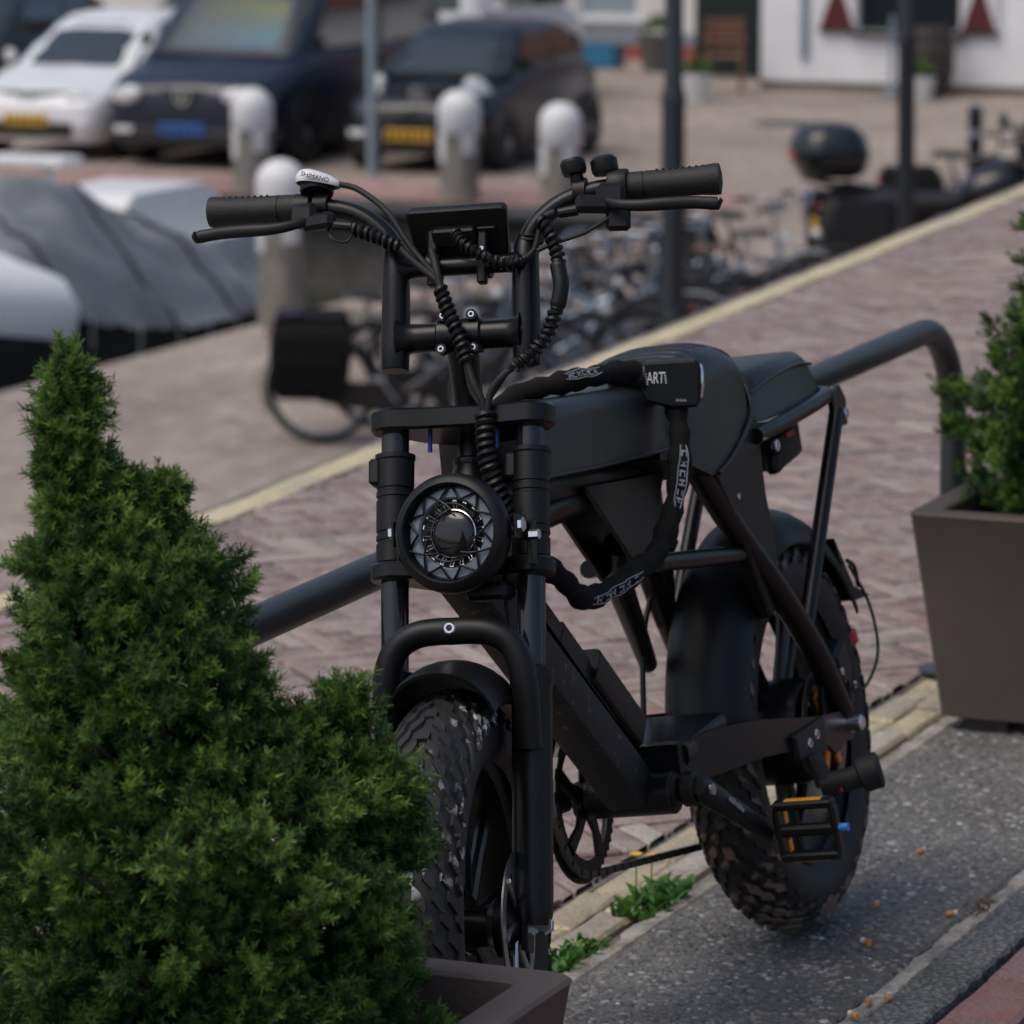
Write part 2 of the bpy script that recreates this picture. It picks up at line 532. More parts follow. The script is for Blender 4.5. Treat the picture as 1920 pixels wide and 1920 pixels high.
def brick_mesh(name, l, w_, h, bev, mt, rnd):
    """a worn paver: slightly uneven top with broken edges, origin at the middle of the top"""
    vs = []; fs = []
    nx, ny = 3, 2
    rr = random.Random(rnd)
    def top_z(): return rr.uniform(-.0022, .0012)
    T = {}
    for i in range(nx + 1):
        for j in range(ny + 1):
            x = -l / 2 + bev + (l - 2 * bev) * i / nx; y = -w_ / 2 + bev + (w_ - 2 * bev) * j / ny
            if i in (0, nx): x += rr.uniform(-.0015, .0015)
            if j in (0, ny): y += rr.uniform(-.0012, .0012)
            T[i, j] = len(vs); vs.append((x, y, top_z()))
    rim = [(i, 0) for i in range(nx)] + [(nx, j) for j in range(ny)] + [(i, ny) for i in range(nx, 0, -1)] + [(0, j) for j in range(ny, 0, -1)]
    e1 = []; e2 = []
    for (i, j) in rim:
        x, y, _ = vs[T[i, j]]
        ox = -bev if i == 0 else (bev if i == nx else 0); oy = -bev if j == 0 else (bev if j == ny else 0)
        e1.append(len(vs)); vs.append((x + ox * .8, y + oy * .8, -bev * rr.uniform(.5, 1)))
        e2.append(len(vs)); vs.append((x + ox * .9, y + oy * .9, -h))
    for i in range(nx):
        for j in range(ny):
            fs.append((T[i, j], T[i + 1, j], T[i + 1, j + 1], T[i, j + 1]))
    k = len(rim)
    for a in range(k):
        b_ = (a + 1) % k
        fs.append((T[rim[a]], e1[a], e1[b_], T[rim[b_]]))
        fs.append((e1[a], e2[a], e2[b_], e1[b_]))
    me = bpy.data.meshes.new(name); me.from_pydata(vs, [], fs); me.materials.append(mt)
    me.polygons.foreach_set('use_smooth', [True] * len(me.polygons)); me.set_sharp_from_angle(angle=.5); me.update()
    return me

def lay(name, meshes, spots, parent, limit=300, key=None, stuff_name=None, mt=None):
    """spots: (x, y, z, rot); the ones that show largest become parts, the rest one joined part"""
    spots = sorted(spots, key=key) if key else spots
    rr = random.Random(3)
    for (x, y, z, a) in spots[:limit]:
        o = bpy.data.objects.new(name, rr.choice(meshes)); sc.collection.objects.link(o)
        o.parent = parent; o.location = (x, y, z + rr.uniform(-.003, .0025))
        o.rotation_euler = (rr.uniform(-.012, .012), rr.uniform(-.006, .006), a + rr.uniform(-.012, .012))
    rest = spots[limit:]
    if rest:
        vs = []; fs = []
        for (x, y, z, a) in rest:
            me = rr.choice(meshes); b_ = len(vs)
            M = Matrix.Translation((x, y, z + rr.uniform(-.003, .0025))) @ Matrix.Rotation(a + rr.uniform(-.012, .012), 4, 'Z') @ Matrix.Rotation(rr.uniform(-.012, .012), 4, 'X')
            vs += [tuple(M @ v.co) for v in me.vertices]
            fs += [tuple(b_ + i for i in p.vertices) for p in me.polygons]
        o = obj_from(stuff_name or 'paving', vs, fs, mt, parent, .5)
        tag(o, kind='stuff')

rb = [brick_mesh('brick', .199, .0470, .05, .0045, M_['road_brick'], i) for i in range(6)]
BW = .0508
spots = []; cut = []
c45 = math.cos(PI / 4)
def rot45(px, py): return (px * c45 - py * c45, px * c45 + py * c45)
N3 = 4
for i in range(-180, 430):
    for m_ in range(-60, 60):
        cx, cy = (i + 2 * N3 * m_ + N3 / 2) * BW, (i + .5) * BW
        for (qx, qy, a) in ((cx, cy, PI / 4), ((i + .5) * BW, (i + 1 - 2 * N3 * m_ + N3 / 2) * BW, 3 * PI / 4)):
            x, y = rot45(qx, qy)
            if 3.9 < x < 17.5 and 2.05 < y < far_y(x) + .07:
                (spots if 2.25 < y < far_y(x) - .09 else cut).append((x, y, 0, a))
spots = list({(round(s_[0], 3), round(s_[1], 3), 0, s_[3]) for s_ in spots})
spots.sort()
cdir = Vector((math.cos(AZ), math.sin(AZ)))
def key_vis(s_):
    d = s_[0] * cdir.x + s_[1] * cdir.y
    lat = s_[0] * cdir.y - s_[1] * cdir.x
    u = lat / d                      # beyond the frame's sides: last
    return d + (100 if abs(u) > .113 else 0)
lay('brick', rb, spots, road, 300, key_vis, 'herringbone_paving', M_['road_brick'])

# bricks cut along the two edgings
vs = []; fs = []
rr = random.Random(5)
for (x, y, z, a) in sorted({(round(q[0], 3), round(q[1], 3), 0, q[3]) for q in cut}):
    bm = bmesh.new(); bm.from_mesh(rr.choice(rb))
    bmesh.ops.transform(bm, matrix=Matrix.Translation((x, y, rr.uniform(-.003, .0025))) @ Matrix.Rotation(a, 4, 'Z'), verts=bm.verts)
    for (co, no) in (((0, 2.178, 0), (0, -1, 0)), ((7.8, far_y(7.8) - .003, 0), (-.0556, 1, 0))):
        bmesh.ops.bisect_plane(bm, geom=bm.verts[:] + bm.edges[:] + bm.faces[:], dist=1e-5, plane_co=co, plane_no=no, clear_outer=True)
    b_ = len(vs); bm.verts.index_update()
    vs += [tuple(v.co) for v in bm.verts]; fs += [tuple(b_ + v.index for v in f.verts) for f in bm.faces]
    bm.free()
tag(obj_from('cut_bricks', vs, fs, M_['road_brick'], road, .5), kind='stuff')

# far edging: two courses of yellow bricks on the wall's head
fk = tag(obj_from('kerb', [(2.5, far_y(2.5) + .001, -.012), (18, far_y(18) + .001, -.012), (18, far_y(18) + .134, -.012), (2.5, far_y(2.5) + .134, -.012)], [(0, 1, 2, 3)], M_['joint_sand']), kind='structure')
yb = [brick_mesh('yellow_brick', .202, .078, .055, .004, M_['yellow_brick'], 20 + i) for i in range(4)]
sp = []
for i in range(60):
    x = 5.6 + i * .205
    sp.append((x, far_y(x) + .040, .004, math.atan(.0556)))
lay('yellow_brick', yb, sp, fk, 300)
# near edging of yellow bricks between the road and the concrete strip
nk = tag(obj_from('gutter', [(2.5, 2.025, -.015), (18, 2.025, -.015), (18, 2.1675, -.015), (2.5, 2.1675, -.015)], [(0, 1, 2, 3)], M_['joint_sand']), kind='structure')
M_['gutter_brick'] = brick_mat('dirty yellow gutter brick', ((0, (.44, .36, .22)), (.4, (.56, .48, .31)), (.7, (.36, .30, .22)), (1, (.46, .42, .36))), (.30, .27, .22), .85)
yb2 = [brick_mesh('yellow_brick', .196, .056, .05, .007, M_['gutter_brick'], 30 + i) for i in range(4)]
sp = []
for i in range(60):
    for r_ in range(2):
        sp.append((4.3 + i * .203 + r_ * .1, 2.085 + r_ * .06, -.004 - .004 * r_, 0))
lay('yellow_brick', yb2, sp, nk, 40, None, 'gutter_paving', M_['gutter_brick'])

# concrete strip with a broken pale lip along its outer edge
def strip(name, x0, x1, y0, y1, z0, z1, mt, jag0=0.0, jag1=0.0, step=.03, seed=1):
    rr = random.Random(seed); mb = MB(); k = int((x1 - x0) / step)
    secs = []
    for i in range(k + 1):
        x = x0 + (x1 - x0) * i / k
        a = y0 + rr.uniform(-jag0, jag0); b_ = y1 + rr.uniform(-jag1, jag1)
        secs.append([(x, a, z0), (x, b_, z0), (x, b_, z1 - .004), (x, b_ - .004, z1), (x, a + .004, z1), (x, a, z1 - .004)])
    mb.loft(secs)
    return tag(mb.build(name, mt, None, .5), kind='structure')
pave = strip('pavement', 2.2, 18, 1.642, 2.006, -.09, 0.0, M_['aggregate'], .003, .003, .04, 2)
# washed pebbles standing out of the concrete where the camera is near enough to see them
M_['pebble'] = brick_mat('washed pebbles', ((0, (.05, .052, .058)), (.3, (.12, .118, .112)), (.55, (.20, .19, .17)), (.75, (.28, .27, .255)), (.9, (.22, .165, .135)), (.97, (.45, .44, .42)), (1, (.62, .61, .59))), (.14, .135, .125), .4, .6)
rg = np.random.default_rng(31)
NP = 12500
px_, py_ = rg.uniform(4.35, 9.2, NP), rg.uniform(1.652, 1.998, NP)
pr_ = np.clip(rg.lognormal(math.log(.0042), .36, NP), .002, .0105)
el = rg.uniform(.62, 1.0, NP); an = rg.uniform(0, 2 * np.pi, NP); hh = pr_ * rg.uniform(.16, .40, NP)
vs = np.zeros((NP, 13, 3))
for k in range(6):
    a = 2 * np.pi * k / 6; wob = rg.uniform(.82, 1.12, NP)
    for (row, sc_, hz) in ((0, 1.0, -.12), (6, .68, .78)):
        lx, ly = np.cos(a) * pr_ * wob * sc_, np.sin(a) * pr_ * el * wob * sc_
        vs[:, row + k, 0] = px_ + lx * np.cos(an) - ly * np.sin(an); vs[:, row + k, 1] = py_ + lx * np.sin(an) + ly * np.cos(an); vs[:, row + k, 2] = hh * hz
vs[:, 12, 0] = px_; vs[:, 12, 1] = py_; vs[:, 12, 2] = hh
fpat = [(k, (k + 1) % 6, 6 + (k + 1) % 6, 6 + k) for k in range(6)] + [(6 + k, 6 + (k + 1) % 6, 12) for k in range(6)]
fs = [tuple(i * 13 + q for q in f) for i in range(NP) for f in fpat]
tag(obj_from('pebbles', vs.reshape(-1, 3).tolist(), fs, M_['pebble'], pave, 4), kind='stuff')
strip('pavement_edge', 2.2, 18, 2.004, 2.034, -.09, .001, M_['mortar'], .001, .007, .02, 3)
strip('pavement_joint', 2.2, 18, 1.615, 1.645, -.09, -.004, M_['mortar'], .004, .004, .02, 4)
strip('channel_strip', 2.2, 18, 1.541, 1.617, -.09, -.001, M_['fine_concrete'], .004, .003, .02, 5)
# red pavers nearest the camera's side
fp = tag(obj_from('footpath', [(-6, -8, -.022), (30, -8, -.022), (30, 1.543, -.022), (-6, 1.543, -.022)], [(0, 1, 2, 3)], M_['fine_concrete']), kind='structure')
pb = [brick_mesh('red_paver', .202, .095, .06, .008, M_['red_brick'], 50 + i) for i in range(5)]
sp = []
for r_ in range(14):
    for i in range(-14, 50):
        x = 4.965 + i * .212 + (.106 if r_ % 2 else 0) + (.012 if r_ == 1 else 0)
        y = 1.482 - r_ * .104 - (.012 if r_ else 0)
        d = x * cdir.x + y * cdir.y; lat = x * cdir.y - y * cdir.x
        sp.append((x, y, .002, 0))
lay('red_paver', pb, sp, fp, 26, lambda q: (q[0] * cdir.y - q[1] * cdir.x) / (q[0] * cdir.x + q[1] * cdir.y) + (9 if q[0] < 4.9 else 0), 'paver_field', M_['red_brick'])

# ---- harbour level
QZ = -2.6
def sheet(name, quads, z, mt):
    vs = []; fs = []
    for (x0, y0, x1, y1) in quads:
        b_ = len(vs); vs += [(x0, y0, z), (x1, y0, z), (x1, y1, z), (x0, y1, z)]; fs.append((b_, b_ + 1, b_ + 2, b_ + 3))
    return tag(obj_from(name, vs, fs, mt), kind='structure')
EDGE_Y, EDGE_X = 14.3, 38.6         # the basin lies beyond these two quay edges
sheet('quay', [(-60, 3.0, 220, EDGE_Y), (EDGE_X, EDGE_Y, 220, 220)], QZ, M_['quay'])
sheet('brick_border', [(EDGE_X + .02, EDGE_Y - .3, 40.4, 60)], QZ + .005, M_['quay_red'])
M_['quay_wall'] = speckle_mat('wet quay wall', ((.3, (.06, .055, .045)), (.7, (.17, .16, .14))), 3.0, 1.0)
mb = MB()
mb.add([(-60, EDGE_Y + .01, QZ - .01), (EDGE_X + .01, EDGE_Y + .01, QZ - .01), (EDGE_X + .01, EDGE_Y + .01, QZ - 2), (-60, EDGE_Y + .01, QZ - 2),
        (EDGE_X - .01, 160, QZ - .01), (EDGE_X - .01, 160, QZ - 2)], [(0, 1, 2, 3)])
mb.add([(EDGE_X - .0, EDGE_Y, QZ - .01), (EDGE_X, 160, QZ - .01), (EDGE_X, 160, QZ - 2), (EDGE_X, EDGE_Y, QZ - 2)], [(0, 1, 2, 3)])
tag(mb.build('quay_wall', M_['quay_wall'], None, None), 'dark wet wall of the harbour basin below the quay edge', 'wall')
mw, nt, b, tc = nodes_mat('harbour water')
b.inputs['Base Color'].default_value = (.045, .050, .036, 1); b.inputs['Roughness'].default_value = .18; b.inputs['IOR'].default_value = 1.33
ge = nt.nodes.new('ShaderNodeNewGeometry')
bump_to(nt, b, noise(nt, ge.outputs['Position'], 2.2, 3), .35, .05)
M_['water'] = mw
sheet('water', [(-60, EDGE_Y - .5, EDGE_X + .5, 160)], QZ - .85, mw)
# ================================================================== RAIL, PLANTERS, CONIFERS, SMALL GROUND THINGS
M_['rail'] = mat('slate grey galvanised paint', (.034, .039, .043), .42, var=.25, vscale=14, bump=.25, bscale=420, rvar=.1)
rail = empty('bike_rail', (7.13, 2.14, 0), 0, 'slate grey bent tube rail standing behind the black electric bike', 'rail')
def rl(p): return Vector(p) - Vector((7.13, 2.14, 0))
pts = [(3.02, 2.14, -.05), (3.02, 2.14, .36)]
for k in range(1, 9):
    a = PI / 2 * k / 8
    pts.append((3.02 + .19 * (1 - math.cos(a)), 2.14, .36 + .19 * math.sin(a)))
pts += [(4.4, 2.14, .570), (5.4, 2.14, .586)]
for k in range(0, 9):
    a = PI / 2 * k / 8
    pts.append((6.94 + .19 * math.sin(a), 2.14, .414 + .19 * math.cos(a)))
pts.append((7.13, 2.14, -.05))
MB(rl).tube(pts, .0222, 20).build('tube', M_['rail'], rail, .8)
for x in (3.02, 7.13):
    MB(rl).lathe([(.0225, 0), (.055, 0), (.055, .006), (.03, .009), (.0225, .009)], (x, 2.14, -.004), (0, 0, 1), 20).build('foot_plate', M_['rail'], rail, .5)

M_['planter'] = mat('brown grey fibre cement', (.068, .052, .047), .72, col2=(.092, .074, .067, 1), vscale=5, bump=.35, bscale=260, detail=7)
M_['soil'] = mat('potting soil', (.018, .013, .010), .95, var=.4, vscale=60, bump=1, bscale=90)
M_['bark'] = mat('conifer bark', (.055, .038, .026), .9, var=.3, vscale=40, bump=.6, bscale=80)

def planter(x, y, label, w_=.54, h=.36, t=.047, ins=.045, rot=0.0):
    root = empty('planter', (x, y, 0), rot, label, 'planter', 'square planters')
    def sq(half, z, r=.02, n=3):
        return [(p[0], p[1], z) for p in rrect(half * 2, half * 2, r, n)]
    a = w_ / 2
    mb = MB()
    f = .018
    secs = [sq(a - ins - .02, f), sq(a - ins, f + .006), sq(a - ins * .5, h * .5 + f), sq(a - .002, h - .008), sq(a, h - .004), sq(a - .004, h), sq(a - t + .004, h, .012), sq(a - t, h - .004, .012), sq(a - t - .012, h - .09, .012), sq(a - t - .02, h - .2, .012)]
    mb.loft(secs, False)
    mb.add(secs[0], [tuple(range(len(secs[0])))])
    mb.build('pot', M_['planter'], root, .5)
    for sx in (-1, 1):
        for sy in (-1, 1):
            MB().box((sx * (a - ins - .07), sy * (a - ins - .07), .0095), (.07, .07, .021)).build('foot', M_['planter'], root)
    rr = random.Random(int(x * 10))
    b_ = a - t - .018
    k = 12
    vs = [((i / k * 2 - 1) * b_, (j / k * 2 - 1) * b_, h - .115 + rr.uniform(-.008, .008)) for i in range(k + 1) for j in range(k + 1)]
    fs = [(i * (k + 1) + j, (i + 1) * (k + 1) + j, (i + 1) * (k + 1) + j + 1, i * (k + 1) + j + 1) for i in range(k) for j in range(k)]
    obj_from('soil', vs, fs, M_['soil'], root, 4)
    return root
planter(3.623, 1.811, 'brown grey square planter holding the conifer in front of the bike wheel')
planter(6.88, 1.79, 'brown grey tapered square planter at the end of the tube rail')

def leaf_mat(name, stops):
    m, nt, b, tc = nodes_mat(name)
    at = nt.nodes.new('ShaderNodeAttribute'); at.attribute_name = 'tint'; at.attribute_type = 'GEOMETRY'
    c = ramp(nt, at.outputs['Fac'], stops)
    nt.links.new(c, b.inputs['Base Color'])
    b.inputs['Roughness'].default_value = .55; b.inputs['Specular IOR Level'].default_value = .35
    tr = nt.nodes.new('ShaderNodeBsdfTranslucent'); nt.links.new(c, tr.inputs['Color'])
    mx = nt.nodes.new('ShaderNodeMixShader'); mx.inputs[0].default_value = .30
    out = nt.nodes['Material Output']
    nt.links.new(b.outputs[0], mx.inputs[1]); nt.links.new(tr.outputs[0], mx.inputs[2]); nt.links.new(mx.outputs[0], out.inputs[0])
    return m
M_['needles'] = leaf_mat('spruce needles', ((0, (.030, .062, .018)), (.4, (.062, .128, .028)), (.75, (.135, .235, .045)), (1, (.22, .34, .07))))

CAMR = np.array([math.sin(AZ), -math.cos(AZ), 0.0])   # tree tops lean along this direction

def conifer(name, x, y, prof, label, seed, nclus=520, crown_scale=1.0, needle=.0085, lobes=()):
    """prof: (z, lean, radius) rows; the crown is made of bottle-brush shoots gathered in knobbly clumps"""
    rg = np.random.default_rng(seed)
    root = empty(name, (x, y, 0), 0, label, 'conifer', 'potted dwarf conifers')
    zs = np.array([p[0] for p in prof]); cs = np.array([p[1] for p in prof]); rs = np.maximum(.004, np.array([p[2] for p in prof]) - .014)
    # cluster centres on and inside the envelope, weighted by girth
    zf = np.linspace(zs[0], zs[-1], 400); rf = np.interp(zf, zs, rs)
    cdf = np.cumsum(rf + .02); cdf /= cdf[-1]
    C = []; O = []; S = []
    def put(k, lo, hi, scale):
        u = rg.random(k); z = np.interp(u, cdf, zf); a = rg.random(k) * 2 * np.pi
        r = np.interp(z, zs, rs) * rg.uniform(lo, hi, k)
        lump = 1 + .16 * np.sin(a * 3 + z * 21 + seed) * np.sin(z * 33 + a * 2) + .22 * np.sin(a * 7 - z * 47) * np.sin(z * 71 + a * 5 + seed)
        r = r * lump
        c = np.stack([np.cos(a) * r, np.sin(a) * r, z], 1) + np.outer(np.interp(z, zs, cs), CAMR)
        slope = np.interp(z, zs[:-1] * .5 + zs[1:] * .5, -np.diff(rs) / np.diff(zs))
        o = np.stack([np.cos(a), np.sin(a), np.clip(slope, .1, 1.0) + .25], 1)
        o /= np.linalg.norm(o, axis=1)[:, None]
        C.append(c); O.append(o); S.append(np.full(k, scale))
    put(nclus, .86, 1.10, 1.0); put(int(nclus * .5), .66, .88, 1.15); put(int(nclus * .28), .2, .66, 1.5)
    for (lo_, z0_, z1_, r_, kk) in lobes:          # knobs that stand out of the main cone
        u = rg.random(kk); a = rg.random(kk) * 2 * np.pi; r = r_ * np.sqrt(rg.random(kk)) * (1 - .75 * u)
        C.append(np.stack([np.cos(a) * r, np.sin(a) * r, z0_ + (z1_ - z0_) * u], 1) + lo_ * CAMR)
        o = np.stack([np.cos(a), np.sin(a), np.full(kk, .9)], 1); O.append(o / np.linalg.norm(o, axis=1)[:, None]); S.append(np.full(kk, .95))
    # leading shoot
    tz = zs[-1]
    k = 12
    C.append(np.stack([rg.normal(0, .008, k), rg.normal(0, .008, k), tz - rg.random(k) * .05 + .01], 1) + cs[-1] * CAMR); O.append(np.tile([0, 0, 1.0], (k, 1))); S.append(np.full(k, .8))
    C = np.concatenate(C); O = np.concatenate(O); S = np.concatenate(S)
    NT, NN = 11, 24
    nC = len(C)
    # shoots
    off = rg.normal(0, 1, (nC, NT, 3)); off /= np.linalg.norm(off, axis=2)[:, :, None]
    CR = .0125 * S * rg.uniform(.75, 1.3, nC)
    off *= (rg.random((nC, NT, 1)) ** .5) * CR[:, None, None]
    along = rg.random((nC, NT, 1)); off = off * (1 - .3 * along) + O[:, None, :] * (along - .5) * .022
    base = C[:, None, :] + off * np.array([1, 1, .9])
    d = off / .012 * .85 + O[:, None, :] * .8 + np.array([0, 0, .35]) + rg.normal(0, .2, (nC, NT, 3))
    d /= np.linalg.norm(d, axis=2)[:, :, None]
    L = rg.uniform(.012, .023, (nC, NT, 1)) * crown_scale
    base = base.reshape(-1, 3); d = d.reshape(-1, 3); L = L.reshape(-1, 1)
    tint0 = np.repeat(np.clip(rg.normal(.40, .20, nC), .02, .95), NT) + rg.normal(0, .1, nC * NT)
    nS = len(base)
    # needles
    t = np.tile(np.linspace(0.0, 1, NN), nS).reshape(nS, NN) + rg.uniform(-.03, .03, (nS, NN))
    ref = np.where(np.abs(d[:, 2:3]) < .9, np.array([[0, 0, 1.0]]), np.array([[1.0, 0, 0]]))
    e1 = np.cross(d, ref); e1 /= np.linalg.norm(e1, axis=1)[:, None]; e2 = np.cross(d, e1)
    ph = np.tile(np.arange(NN) * 2.4, nS).reshape(nS, NN) + rg.uniform(0, 6.28, (nS, 1))
    rad = e1[:, None, :] * np.cos(ph)[:, :, None] + e2[:, None, :] * np.sin(ph)[:, :, None]
    op = (1.12 - .45 * np.clip(t, 0, 1))[:, :, None]
    nd = rad * op + d[:, None, :] * (.40 + .45 * np.clip(t, 0, 1))[:, :, None] + rg.normal(0, .12, (nS, NN, 3))
    nd /= np.linalg.norm(nd, axis=2)[:, :, None]
    p0 = base[:, None, :] + d[:, None, :] * (t[:, :, None] * L[:, None, :])
    ln = rg.uniform(.75, 1.1, (nS, NN, 1)) * needle
    side = np.cross(nd, rg.normal(0, 1, (nS, NN, 3))); side /= np.linalg.norm(side, axis=2)[:, :, None] + 1e-9
    wv = side * .00090
    tri = np.stack([p0 - wv, p0 + wv, p0 + nd * ln + wv * .5, p0 + nd * ln - wv * .5], 2).reshape(-1, 3)
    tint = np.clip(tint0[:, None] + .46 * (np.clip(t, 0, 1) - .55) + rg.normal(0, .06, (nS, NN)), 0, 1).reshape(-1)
    nq = nS * NN
    me = bpy.data.meshes.new('crown')
    me.vertices.add(nq * 4); me.vertices.foreach_set('co', tri.astype(np.float32).ravel())
    me.loops.add(nq * 4); me.loops.foreach_set('vertex_index', np.arange(nq * 4, dtype=np.int32))
    me.polygons.add(nq); me.polygons.foreach_set('loop_start', np.arange(nq, dtype=np.int32) * 4)
    me.polygons.foreach_set('loop_total', np.full(nq, 4, dtype=np.int32))
    me.update(calc_edges=True)
    at = me.attributes.new('tint', 'FLOAT', 'FACE'); at.data.foreach_set('value', tint.astype(np.float32))
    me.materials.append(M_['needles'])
    o = bpy.data.objects.new('crown', me); sc.collection.objects.link(o); o.parent = root
    # trunk with limbs out to the clumps
    mb = MB()
    z0 = zs[0] - .12
    axis = [Vector((CAMR[0] * c, CAMR[1] * c, z)) for z, c in zip(zs, cs)]
    mb.tube([Vector((0, 0, z0))] + axis[1:], [.019] + [max(.004, .017 * (1 - i / len(axis))) for i in range(1, len(axis))], 9)
    mb.build('trunk', M_['bark'], root, .8)
    mb = MB()
    for i in range(0, nclus, 9):
        z = C[i][2]; a = max(zs[0] - .05, z - .06 - .2 * np.interp(z, zs, rs)); c = np.interp(a, zs, cs)
        s_ = Vector((CAMR[0] * c, CAMR[1] * c, a)); e = Vector(C[i])
        mid = s_.lerp(e, .55) + Vector((0, 0, -.012))
        mb.tube([s_, mid, e], [.004, .0028, .0016], 4, False)
    mb.build('limbs', M_['bark'], root, .8)
    return root

profL = [(.30, .0, .15), (.35, -.004, .172), (.42, -.006, .180), (.50, -.006, .188), (.55, -.010, .188), (.585, -.022, .165), (.615, -.042, .136), (.66, -.052, .116), (.72, -.062, .106), (.77, -.070, .098), (.81, -.078, .084), (.835, -.092, .060), (.855, -.112, .042), (.885, -.121, .032), (.925, -.123, .030), (.96, -.120, .022), (.977, -.119, .012)]
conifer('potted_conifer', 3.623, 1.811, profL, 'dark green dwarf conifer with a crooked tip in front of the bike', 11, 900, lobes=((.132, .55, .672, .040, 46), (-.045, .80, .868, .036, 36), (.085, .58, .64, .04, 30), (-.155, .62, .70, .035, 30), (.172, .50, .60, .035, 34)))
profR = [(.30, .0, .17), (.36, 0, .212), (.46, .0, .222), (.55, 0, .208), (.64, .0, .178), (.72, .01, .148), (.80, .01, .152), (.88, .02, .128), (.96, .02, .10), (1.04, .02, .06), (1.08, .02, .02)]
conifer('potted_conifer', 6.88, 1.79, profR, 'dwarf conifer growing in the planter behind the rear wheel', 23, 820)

# ---- weeds in the gutter, dry tuft in the joint
M_['weed'] = leaf_mat('weed leaf', ((0, (.035, .10, .02)), (.5, (.075, .20, .035)), (1, (.14, .30, .06))))
M_['dry_grass'] = leaf_mat('dry grass', ((0, (.10, .06, .035)), (.6, (.20, .13, .075)), (1, (.07, .15, .03))))
M_['petal'] = mat('yellow petals', (.75, .52, .02), .6)
def weed(name, x, y, z, label, seed, nleaf, rx, ry, h, lw, mt, flowers=(), green=(0, 1)):
    rr = random.Random(seed)
    root = empty(name, (x, y, z), 0, label, 'weed')
    vs = []; fs = []; tn = []
    for i in range(nleaf):
        bx, by = rr.uniform(-rx, rx), rr.uniform(-ry, ry)
        a = rr.uniform(0, 2 * PI); hh = h * rr.uniform(.45, 1) * (1 - .4 * (abs(bx) / rx)); out = rr.uniform(.2, .9) * hh
        w_ = lw * rr.uniform(.6, 1.2); dx, dy = math.cos(a), math.sin(a)
        b_ = len(vs); K = 4
        for k in range(K + 1):
            t = k / K
            px, py, pz = bx + dx * out * t, by + dy * out * t, hh * (t - .35 * t * t * t)
            ww = w_ * (math.sin(PI * min(.97, t * .85 + .12))) * (1 + .25 * (k % 2))
            vs += [(px - dy * ww, py + dx * ww, pz), (px, py, pz - ww * .3), (px + dy * ww, py - dx * ww, pz)]
        for k in range(K):
            q = b_ + k * 3
            fs += [(q, q + 3, q + 4, q + 1), (q + 1, q + 4, q + 5, q + 2)]
        tn += [rr.uniform(*green)] * (2 * K)
    o = obj_from('leaves', vs, fs, mt, root, 4)
    at = o.data.attributes.new('tint', 'FLOAT', 'FACE'); at.data.foreach_set('value', tn)
    for (fx, fy, fz) in flowers:
        st = MB(); st.tube([(fx, fy, 0), (fx * .9, fy, fz * .6), (fx, fy, fz)], [.0012, .001, .001], 5)
        st.build('stalk', mt, root)
        fl = MB()
        for k in range(9):
            a = 2 * PI * k / 9
            fl.prism([(0, -.0016), (.008, -.0026), (.0095, 0), (.008, .0026), (0, .0016)], (fx, fy, fz), (math.cos(a), math.sin(a), .45), (-math.sin(a), math.cos(a), 0), (0, 0, .0006))
        fl.build('flower', M_['petal'], root, None)
    return root
weed('gutter_weed', 5.47, 2.055, -.01, 'bushy green weed at the kerb under the hanging bike chain', 3, 150, .085, .028, .062, .0055, M_['weed'], ((-.02, .02, .075), (.03, .015, .062)))
weed('gutter_weed', 5.16, 2.058, -.01, 'low green weed beside the planter at the kerb edge', 5, 150, .10, .022, .04, .0045, M_['weed'], ((-.03, .045, .05), (-.05, .04, .04)))
weed('dry_grass_tuft', 5.615, 1.640, -.008, 'dry brown grass tuft in the pavement joint', 8, 150, .05, .016, .022, .0012, M_['dry_grass'], (), (0, .75))

# ---- cigarette butts
M_['butt_filter'] = mat('cork filter paper', (.55, .28, .09), .7, var=.2, vscale=300)
M_['butt_paper'] = mat('cigarette paper', (.72, .69, .64), .8)
BUTTS = [(5.853, 1.801, .35, .017, 1, 'bent cigarette butt high on the concrete near the right planter'),
         (5.542, 1.764, 1.15, .019, 0, 'cork coloured cigarette butt with a white end by the rear tyre'),
         (5.357, 1.711, 1.45, .015, 1, 'squashed short cigarette butt below the rear tyre'),
         (5.540, 1.662, .25, .016, 0, 'crushed cigarette butt beside the dry grass tuft'),
         (5.089, 1.628, 1.1, .021, 0, 'white ended cigarette butt left of a pair at the bottom edge'),
         (5.112, 1.610, .75, .018, 1, 'smaller cigarette butt right of a pair on the pale joint'),
         (5.022, 1.618, 1.9, .020, 0, 'lowest cigarette butt at the bottom edge of the picture')]
for i, (x, y, a, l, bent, lab) in enumerate(BUTTS):
    rr = random.Random(i)
    o = MB().tube([(0, 0, 0), (l * .35, 0, .0003), (l * .68, .001 + .004 * bent, .0004)], [.0043, .0045, .0042], 9, sy=.82).build('cigarette_butt', M_['butt_filter'], None, .8)
    p = MB().tube([(l * .68, .001 + .004 * bent, .0004), (l * 1.0, .002 + .008 * bent, .0002), (l * 1.02, .002 + .008 * bent, .0002)], [.0043, .004, .0022], 9, sy=.75).build('paper_end', M_['butt_paper'], o, .8)
    o.location = (x, y, .0042); o.rotation_euler = (0, 0, a - PI / 2 + .4)
    tag(o, lab, 'cigarette butt', 'cigarette butts on the pavement')
